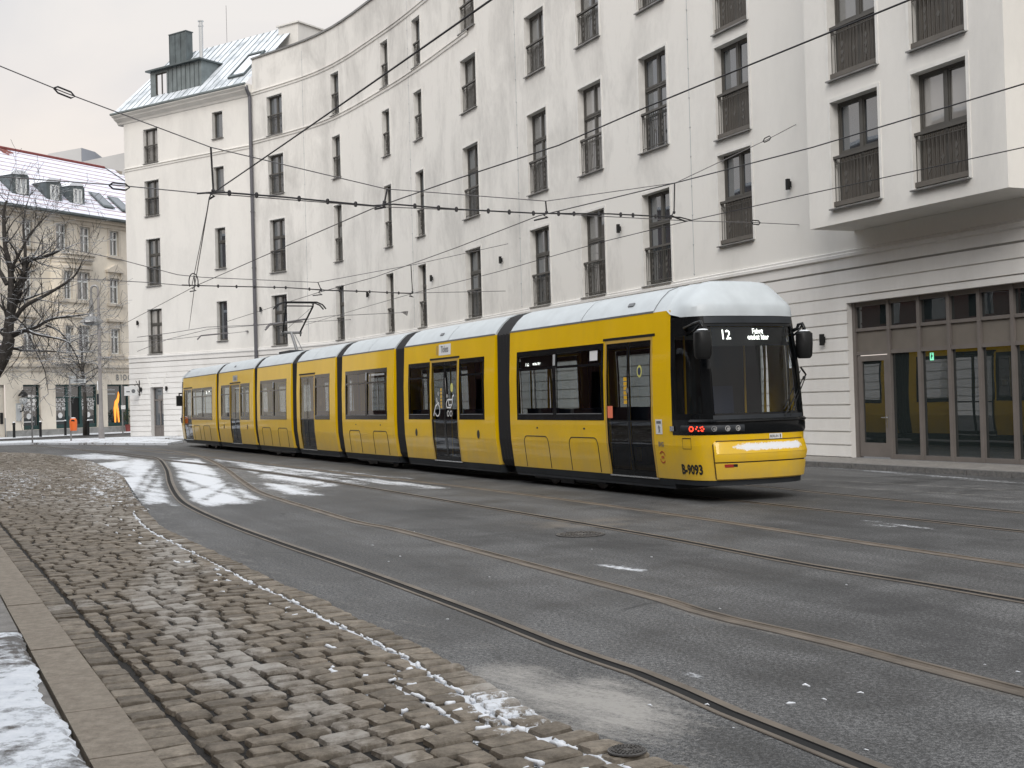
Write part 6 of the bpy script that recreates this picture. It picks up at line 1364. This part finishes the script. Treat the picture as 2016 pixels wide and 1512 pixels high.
MB().lathe([(.05, 0), (.045, t_)], (0, 0, 0), 8).build('post', 'steel', sg_, local=True); MB().box(-.06, .22, -.07, -.05, t_ * .5, t_ * .58).build('plate', 'whitepaint', sg_, local=True)
# bracket sign on the corner house
p = fpos(S_END - .1, 0, .02); A_ = bhit
q0 = PL(247, 765, fpos(S_END - .2, 0, 1.0), (*fdir(66)[1], 0)); bs = thing('bracket_sign', 'small white sign on a wrought bracket at the corner house edge', 'sign', (*fpos(S_END - .9, 0, .05)[:2], 0), math.atan2(*fdir(66)[1][::-1]))
zs = hgt(258, 768, fpos(S_END - .9, 0, .6)); mb = MB(); mb.tube([(0, 0, zs + .55), (.0, 0, zs - .35)], .03, 6); mb.tube([(0, 0, zs + .3), (.9, 0, zs + .3)], .022, 6); mb.tube([(0, 0, zs - .2), (.35, 0, zs + .3)], .018, 6); mb.tube([(0, 0, zs + .1), (.25, 0, zs + .55)], .018, 6); mb.build('bracket', 'blackmat', bs, local=True)
MB().box(.15, 1.05, -.02, .02, zs - .32, zs + .22).build('sign_board', 'whitepaint', bs, local=True)
mb = MB(); mb.add([(.45 + .14 * math.cos(t), .025, zs - .06 + .12 * math.sin(t)) for t in np.linspace(0, 2 * PI, 11)[:-1]], [tuple(range(10))]); mb.box(.7, .95, .022, .026, zs - .12, zs - .06); mb.build('sign_mark', 'inkgrey', bs, local=True)
# bollards
bl = None
for px, py, lab in ((28, 861.5, 'leftmost dark bollard, before the entrance of the beige house'), (80, 860, 'second dark bollard from the left, right of the sticker post'), (129, 857, 'dark bollard just left of the orange bin'), (174, 857, 'rightmost dark bollard, beside the thin young tree')):
    b = ground_at(px, py, .07)
    if bl is None:
        bl = MB().lathe([(.085, 0), (.085, .82), (.10, .84), (.10, .92), (.06, 1.0)], (0, 0, 0), 10).build('bollard', 'blackmat', None, local=True); MB().lathe([(.06, .0), (.09, -.03), (.03, .04)], (0, 0, 1.0), 8).build('snow_cap', 'snow', bl, local=True); o = bl
    else: o = copy_tree(bl)
    o.location = b; tag(o, lab, 'bollard', 'bollards along the far left pavement')
# lantern on the beige house
d_, z_ = bhit(38, 783); wl = thing('wall_lantern', 'old black wall lantern with globe beside the first shop window', 'wall lantern', gp(d_, z_, 0), math.atan2(BGn[1], BGn[0]))
mb = MB(); mb.tube([(0, 0, -.95), (.3, 0, -.9), (.38, 0, -.6)], .05, 6); mb.lathe([(.34, .0), (.30, .12), (.14, .30), (.05, .42)], (.38, 0, .1), 10); mb.build('bracket', 'blackmat', wl, local=True); MB().sphere((.38, 0, -.18), .26, 8, 1.1).build('globe', 'greypaint', wl, local=True)
# potted plant at the far shop
d_, z_ = bhit(249, 838); pp = thing('potted_plant', 'round dark green shrub in a pot by the last shop window', 'potted plant', gp(d_ - .3, .07, .5)); MB().lathe([(.18, 0), (.25, .5), (.27, .52)], (0, 0, 0), 10).build('pot', 'redtile', pp, local=True)
mb = MB()
for _ in range(260):
    v = np.array([random.gauss(0, 1) for _ in range(3)]); v = v / np.linalg.norm(v) * random.uniform(.3, .5) + [0, 0, 1.2]; a, c = [np.array([random.gauss(0, .05) for _ in range(3)]) for _ in range(2)]; mb.add([v, v + a, v + a + c, v + c], [(0, 1, 2, 3)])
mb.tube([(0, 0, .5), (0, 0, 1.2)], .03, 5); M['leaf'] = simple('dark evergreen leaf', (.03, .05, .025), .6); mb.build('foliage', 'leaf', pp, local=True)
# manhole covers
def manhole(px, py, r, lab):
    b = G(px, py); t = thing('manhole_cover', lab, 'manhole cover', (b[0], b[1], .004), random.random()); mb = MB(); mb.lathe([(r, 0), (r, .007), (r * .93, .008), (r * .92, .004)], (0, 0, 0), 36); mb.build('frame', 'iron', t, local=True)
    mb = MB(); mb.lathe([(r * .90, .003), (r * .90, .008)], (0, 0, 0), 36)
    for rr_, nn_ in ((.78, 24), (.58, 18), (.36, 12)):
        for i in range(nn_):
            t_ = 2 * PI * i / nn_; c = np.array([math.cos(t_), math.sin(t_), 0]); s_ = np.array([-c[1], c[0], 0]); p = c * r * (rr_ - .07) - s_ * .012 * r / .3; mb.frame_box((p[0], p[1], .007), c * r * .13, s_ * .03 * r / .3, (0, 0, .007))
    mb.build('lid', 'iron', t, local=True)
manhole(1143, 1053, .29, 'round manhole cover in the asphalt between the two nearer tracks'); 
b = G(1235, 1494); manhole(1235, 1494, .088, 'small round iron cover at the edge of the setts in the foreground')
for c in list(bpy.data.objects):
    if c.name.startswith('manhole_cover') and c.name != 'manhole_cover': c.location.z = .034
# ------------------------------------------------------------------ overhead wires
def sag(p, q, s_=.0, n=12): 
    p, q = np.array(p), np.array(q); return [p + (q - p) * t + np.array([0, 0, -4 * s_ * t * (1 - t)]) for t in np.linspace(0, 1, n)]
def vplane(p, q):
    d = np.array(q)[:2] - np.array(p)[:2]; n = np.array([d[1], -d[0], 0]); n /= np.linalg.norm(n); return lambda px, py: PL(px, py, p, n)
def wirebend(name, pts, r, mat, label, cat, group=None): return tag(MB().tube(pts, r, 6).build(name, mat, None, smooth=True), label, cat, group)
H1 = 5.0
w1a, w1b = G(415, 383, H1), G(960, 0, 5.02); d = w1b - w1a
cw = 'contact wires over the tracks'
wirebend('contact_wire', [G(372, 648, H1 + .1), G(383, 565, H1), G(412, 390, H1)] + sag(w1a, w1a + d * 1.6, .02), .0105, 'wire', 'contact wire over the nearest curving track, bending down at the first span', 'wire', cw)
w2 = [G(x, y, 5.0) for x, y in ((240, 640), (385, 563), (560, 486), (735, 410), (900, 352), (1100, 286), (1270, 212), (1500, 118), (1790, 0), (2100, -130))]
wirebend('contact_wire', w2, .0095, 'wire', 'long contact wire rising from far left to the top edge near the right corner', 'wire', cw)
w3 = [G(x, y, 5.15) for x, y in ((447, 633), (623, 577), (740, 545), (900, 487), (1060, 425), (1330, 360), (1600, 290), (2016, 165), (2300, 75))]
wirebend('contact_wire', w3, .0095, 'wire', 'contact wire touching the raised pantograph and crossing the bay windows', 'wire', cw)
w4 = [G(x, y, 5.15) for x, y in ((600, 640), (710, 607), (815, 577), (980, 535), (1190, 475), (1355, 435), (1600, 380), (2016, 290), (2300, 228))]
wirebend('contact_wire', w4, .0085, 'wire', 'lowest contact wire, nearest the white facade, passing just above the bay underside', 'wire', cw)
def hanger(mb, p, h, tilt=0.): mb.tube([p, p + np.array([tilt, 0, h])], .012, 5)
def span(p_left, p_wall, upper, lower, thick, rods, lab_u, lab_l, r=.009, beads=12):
    f = vplane(p_left, p_wall); U_ = [f(*q) for q in upper]; L_ = [f(*q) for q in lower]
    su = tag(MB().tube(U_, r, 5).build('span_wire', 'wiregrey', None), lab_u, 'wire', 'cross span wires'); sl = tag(MB().tube(L_, r, 5).build('span_wire', 'wiregrey', None), lab_l, 'wire', 'cross span wires')
    T = [f(*q) for q in thick]; k = MB(); k.tube(T, .0145, 6); s = arclen(T); n = beads; T_ = np.array(T)
    k.build('insulated_section', 'wire', sl)
    for i in range(1, n): t = s[-1] * (i + random.uniform(-.25, .25)) / n; c = np.array([np.interp(t, s, T_[:, j]) for j in range(3)]); MB().lathe([(.015, -.05), (.028, -.035), (.028, .03), (.012, .045)], c, 6).build('insulator', 'wire', sl)
    h = MB(); 
    for a, b_, c in rods: h.tube([f(*a), f(*b_)], .016, 5); h.tube([f(*b_), f(b_[0] - 5, b_[1] + 6), f(b_[0] + 2, b_[1] + 10), f(*c)], .018, 5); h.sphere(f(*b_), .035, 5)
    h.build('suspension_rod', 'wire', su); return f, su, sl
pw = fpos(22.06, 0); w_up = G(1580, 238, 8.0)
f1, u1, l1 = span(w1a, np.array([*fpos(17.2)[:2], 5.6]), [(-160, 66), (0, 130), (127, 182), (415, 290), (760, 372), (1075, 396), (1330, 360), (1510, 275), (1577, 240)], [(-160, 330), (0, 348), (235, 365), (390, 380), (415, 381), (745, 407), (1075, 420), (1357, 435), (1480, 438), (1583, 443)], [(388, 381), (430, 378), (560, 388), (735, 405), (775, 402), (900, 412), (1058, 420), (1200, 421), (1340, 428), (1362, 434)],
     [((415, 290), (420, 376), (412, 392)), ((762, 372), (757, 398), (738, 412)), ((1074, 396), (1076, 418), (1052, 434)), ((1328, 361), (1327, 418), (1350, 436))],
     'upper cross span rope from the upper left, sagging to the facade above the bay', 'lower cross span rope with the thick insulated rod, nearer than the pantograph', beads=20)
for q in ((127, 182), (1510, 274), (235, 367), (1488, 438)):
    tb = MB(); c = f1(*q); dd = f1(q[0] + 10, q[1] + (4 if q[0] == 127 else -5 if q[0] == 1510 else 1)) - c; dd /= np.linalg.norm(dd); up_ = np.array([0, 0, .045])
    tb.tube([c - dd * .16, c - dd * .10 + up_, c + dd * .10 + up_, c + dd * .16, c + dd * .10 - up_, c - dd * .10 - up_, c - dd * .16], .014, 5); tb.build('turnbuckle', 'wire', u1)
fw1 = MB(); 
for q in ((1577, 240), (1583, 443)): c = f1(*q); fw1.sphere(c, .05, 6)
fw1.build('wall_anchor', 'steel', u1)
pS2 = G(385, 565, 5.0)
f2, u2, l2 = span(pS2, np.array([*fpos(32.5)[:2], 5.6]), [(-80, 455), (100, 482), (240, 512), (350, 541), (400, 546), (625, 556), (820, 520), (1000, 480)], [(-80, 545), (180, 550), (290, 556), (360, 562), (560, 566), (640, 572), (810, 577), (995, 573)], [(358, 561), (420, 563), (560, 566), (640, 571), (700, 573), (812, 578)],
     [((382, 543), (384, 562), (374, 574)), ((626, 556), (632, 570), (616, 582)), ((809, 522), (812, 575), (806, 583))],
     'farther upper cross span rope crossing behind the pantograph', 'farther lower cross span rope with beads above the pantograph', beads=14, r=.011)
mb = MB(); c = f2(381, 555); ax_ = f2(391, 555) - c; r0 = np.linalg.norm(ax_); ax_ /= r0
mb.tube([c + ax_ * r0 * .9 * math.cos(t) + np.array([0, 0, r0 * 1.5 * math.sin(t)]) for t in np.linspace(-.6, PI + .6, 14)], .016, 5); mb.tube([f2(412, 392), f2(378, 562)], .010, 4); mb.build('jumper_cable', 'wire', u2)
# far thin spans with wall brackets
def farspan(lpx, s_wall, zw, pts, lab):
    pw_ = fpos(s_wall, zw, .05); pl0 = np.array([-24., pw_[1] - 9, zw]); f = vplane(pl0, pw_); P = [f(*q) for q in pts]
    o = tag(MB().tube(P, .013, 5).build('span_wire', 'wiregrey', None), lab, 'wire', 'cross span wires'); m = MB(); m.prism([P[-1] + [-.22, -.08, .02], P[-1] + [.0, 0, -.14], P[-1] + [.05, .02, .06], P[-1] + [-.05, 0, .06]], (.03, .06, 0)); m.build('wall_bracket', 'steel', o)
    c = P[len(P) // 2]; m = MB(); dd = P[len(P) // 2 + 1] - c; dd /= np.linalg.norm(dd); m.tube([c - dd * .9 + [0, 0, -.18], c - dd * .7, c + dd * .9 + [0, 0, .02]], .04, 5); m.build('section_insulator', 'wiregrey', o)
farspan(0, 43.5, 6.0, [(270, 664), (340, 655), (407, 644), (500, 640), (564, 635), (650, 622), (700, 620), (800, 615)], 'thin far span wire fixed to the facade right of the pantograph arm')
farspan(0, 60.3, 6.6, [(150, 672), (250, 674), (340, 668), (419, 659), (455, 656), (491, 652)], 'thin far span wire fixed to the corner house left of the downpipe')
farspan(0, 51., 6.2, [(270, 692), (330, 668), (412, 648), (560, 636), (660, 631), (698, 629)], 'thin far span wire fixed to the facade below the pantograph head')

# ------------------------------------------------------------------ trees
def branch(mb, p, d, L, r, lvl, bend=.25, up=.0):
    n = max(3, int(L / .28)); pts = [np.array(p)]; rs = [r]; d = np.array(d) / np.linalg.norm(d)
    for i in range(n):
        d = d + np.array([random.gauss(0, bend), random.gauss(0, bend), random.gauss(up, bend * .8)]) * .45; d /= np.linalg.norm(d); pts.append(pts[-1] + d * L / n); rs.append(max(.006, r * (1 - .75 * (i + 1) / n)))
    mb.tube(pts, rs, 5 if r > .03 else 3, cap=False)
    if lvl > 0:
        for i in range(1, n + 1):
            for _ in range(1 if random.random() < .75 else 2):
                if i > n * .15:
                    q = np.array([random.gauss(0, 1) for _ in range(3)]); q -= d * (q @ d); q /= np.linalg.norm(q); branch(mb, pts[i], d * random.uniform(.3, .9) + q * .8 + np.array([0, 0, .12]), L * random.uniform(.32, .6), rs[i] * .62, lvl - 1, bend, up)
TP = np.array([-18.6, 41., .06]); tr_ = thing('bare_tree', 'large bare tree with snow on its dark limbs leaning in from the left edge', 'tree', TP)
tpl = lambda px, py, dy=0.: PL(px, py, (0, 41 + dy, 0), (0, 1, 0))
tk = [TP, tpl(-70, 850), tpl(-40, 780), tpl(-5, 725), tpl(12, 690), tpl(18, 665)]
MB().tube(catmull(tk, 5), list(np.interp(np.linspace(0, 1, 26), [0, .2, 1], [.34, .26, .19])), 10).build('trunk', 'bark', tr_, smooth=True)
limbs = [([(16, 675), (14, 654), (21, 594), (21, 532), (10, 482), (8, 416), (14, 395)], .15, 0.), ([(18, 668), (21, 623), (36, 575), (48, 537), (57, 513), (90, 505), (120, 492)], .16, .3), ([(46, 540), (50, 494), (46, 445), (52, 405)], .07, .5), ([(28, 630), (50, 602), (95, 578), (143, 547), (160, 520)], .085, -.6), ([(19, 664), (45, 652), (71, 644), (102, 628), (148, 622), (175, 618)], .09, .9), ([(22, 658), (50, 650), (71, 658), (119, 668), (140, 676)], .07, -1.), ([(14, 690), (26, 686), (48, 690), (90, 691), (130, 694)], .07, .4), ([(21, 532), (36, 504), (60, 460), (92, 425)], .06, -.3), ([(14, 560), (-20, 500), (-50, 450)], .08, .3), ([(10, 690), (-30, 660), (-80, 620)], .10, .5), ([(90, 640), (120, 655), (150, 700), (160, 735)], .04, .6), ([(55, 655), (70, 690), (88, 730), (95, 775)], .035, -.4)]
for pts, r, dy in limbs:
    P = [tpl(x, y, dy * i / len(pts) * 2) for i, (x, y) in enumerate(pts)]; Pc = catmull(P, 4); L = arclen(Pc)[-1]; rs = list(np.linspace(r, r * .22, len(Pc))); mb = MB(); mb.tube(Pc, rs, 7, cap=False)
    for i in range(2, len(Pc)):
        for _ in range(1):
            if random.random() < .9:
                d = Pc[i] - Pc[i - 1]; d = d / np.linalg.norm(d); q = np.array([random.gauss(0, 1), random.gauss(0, .7), random.gauss(.3, .8)]); branch(mb, Pc[i], d * .6 + q * .6, random.uniform(.7, 1.5), max(.014, rs[i] * .42), 2, .28)
    mb.build('limb', 'bark', tr_, smooth=True)
b = ground_at(168, 857, .07); yt = thing('young_tree', 'thin young bare tree with drooping twigs on the far pavement beside the lamp', 'tree', b)
yh = hgt(166, 640, b); MB().tube([b, b + [.05, 0, 2.], b + [-.05, 0, 3.8], b + [-.15, 0, yh - b[2]]], [.17, .13, .10, .05], 8).build('trunk', 'bark', yt, smooth=True)
mb = MB()
for i in range(24):
    z = random.uniform(3.2, yh - .3); a = random.uniform(0, 2 * PI); d = np.array([math.cos(a), math.sin(a) * .6, random.uniform(.2, .7)]); branch(mb, b + [-.05, 0, z - b[2]], d, random.uniform(1.4, 2.7) * (1.15 - .35 * (z - 3.2) / (yh - 3.2)), .040, 2, .20, -.10)
mb.build('crown', 'bark', yt, smooth=True)

# ------------------------------------------------------------------ brick house across the street (mirrored in the panes)
bk = thing('brick_house', 'red brick house across the street, mirrored in the panes', 'building', (-16, 6, 0)); kq = np.array([-.43, .903]); ko = np.array([-9.4, 6.])
bp2 = lambda d, z, o_=0.: np.array([*(ko + kq * d + kn * o_), z])
wops = [(d, d + 1.5, z, z + 2.3) for d in np.arange(-38, 64, 3.1) for z in (1.2, 5., 8.8)]
wall_grid(MB(), bp2, [-40, 66.], 0, 14., wops).build('wall', 'brick', bk); mb = MB(); mb.quad(bp2(-40, 0, -.3), bp2(66, 0, -.3), bp2(66, 14, -.3), bp2(-40, 14, -.3)); mb.build('window', 'pane', bk)
mb = MB()
for z in (.9, 4.6, 8.4, 13.9): mb.frame_box(bp2(-40, z, 0), (*(kq * 106), 0), (*(kn * .22), 0), (0, 0, .16))
mb.build('snowy_ledge', 'snow', bk)

# ------------------------------------------------------------------ light
w = bpy.data.worlds.new('World'); S.world = w; w.use_nodes = True; nt = w.node_tree; bg = nt.nodes['Background']
sky = nt.nodes.new('ShaderNodeTexSky'); sky.sky_type = 'NISHITA'; sky.sun_disc = False
SUN_EL, SUN_AZ = math.radians(40), math.radians(188)
sky.sun_elevation = SUN_EL; sky.sun_rotation = SUN_AZ; sky.air_density = 1.2; sky.dust_density = 3.
tc = nt.nodes.new('ShaderNodeTexCoord'); sx = nt.nodes.new('ShaderNodeSeparateXYZ'); nt.links.new(tc.outputs['Generated'], sx.inputs[0])
nz = N(nt, 'ShaderNodeTexNoise'); nz.inputs['Scale'].default_value = 2.2; nz.inputs['Detail'].default_value = 6; nz.inputs['Distortion'].default_value = .6; mp = N(nt, 'ShaderNodeMapping'); mp.inputs['Scale'].default_value = (1, 1, 2.2)
nt.links.new(tc.outputs['Generated'], mp.inputs[0]); nt.links.new(mp.outputs[0], nz.inputs['Vector'])
CL = 8.0
grad = ramp(nt, sx.outputs[2], [(0., (1.0, .87, .77)), (.12, (1.0, .90, .82)), (.24, (.93, .88, .85)), (.34, (.90, .885, .875)), (.5, (1.15, 1.18, 1.22)), (1., (1.75, 1.80, 1.88))])
cl = mixc(nt, 1., grad, ramp(nt, nz.outputs[0], [(.38, (.84, .865, .90)), (.62, (1.05, 1.03, 1.00))]), 'MULTIPLY')
cl = mixc(nt, 1., cl, (CL, CL, CL), 'MULTIPLY')
for nn in nt.nodes:
    if nn.type == 'MIX': nn.clamp_result = False
nt.links.new(mixc(nt, .9, sky.outputs[0], cl), bg.inputs[0]); bg.inputs[1].default_value = .1
sun = bpy.data.lights.new('sun', 'SUN'); sun.energy = 1.5; sun.angle = math.radians(35); sun.color = (1., .95, .89)
so = bpy.data.objects.new('sun', sun); COL.objects.link(so)
dv = Vector((math.sin(SUN_AZ) * math.cos(SUN_EL), math.cos(SUN_AZ) * math.cos(SUN_EL), math.sin(SUN_EL)))
so.rotation_euler = dv.to_track_quat('Z', 'Y').to_euler()
vs = S.view_settings; vs.view_transform = 'Standard'; vs.look = 'None'; vs.exposure = .30; vs.gamma = 1.
S.render.engine = 'CYCLES'; cy = S.cycles; cy.use_denoising = True; cy.max_bounces = 8; cy.transparent_max_bounces = 16; cy.glossy_bounces = 4; cy.diffuse_bounces = 4; cy.caustics_reflective = False; cy.caustics_refractive = False
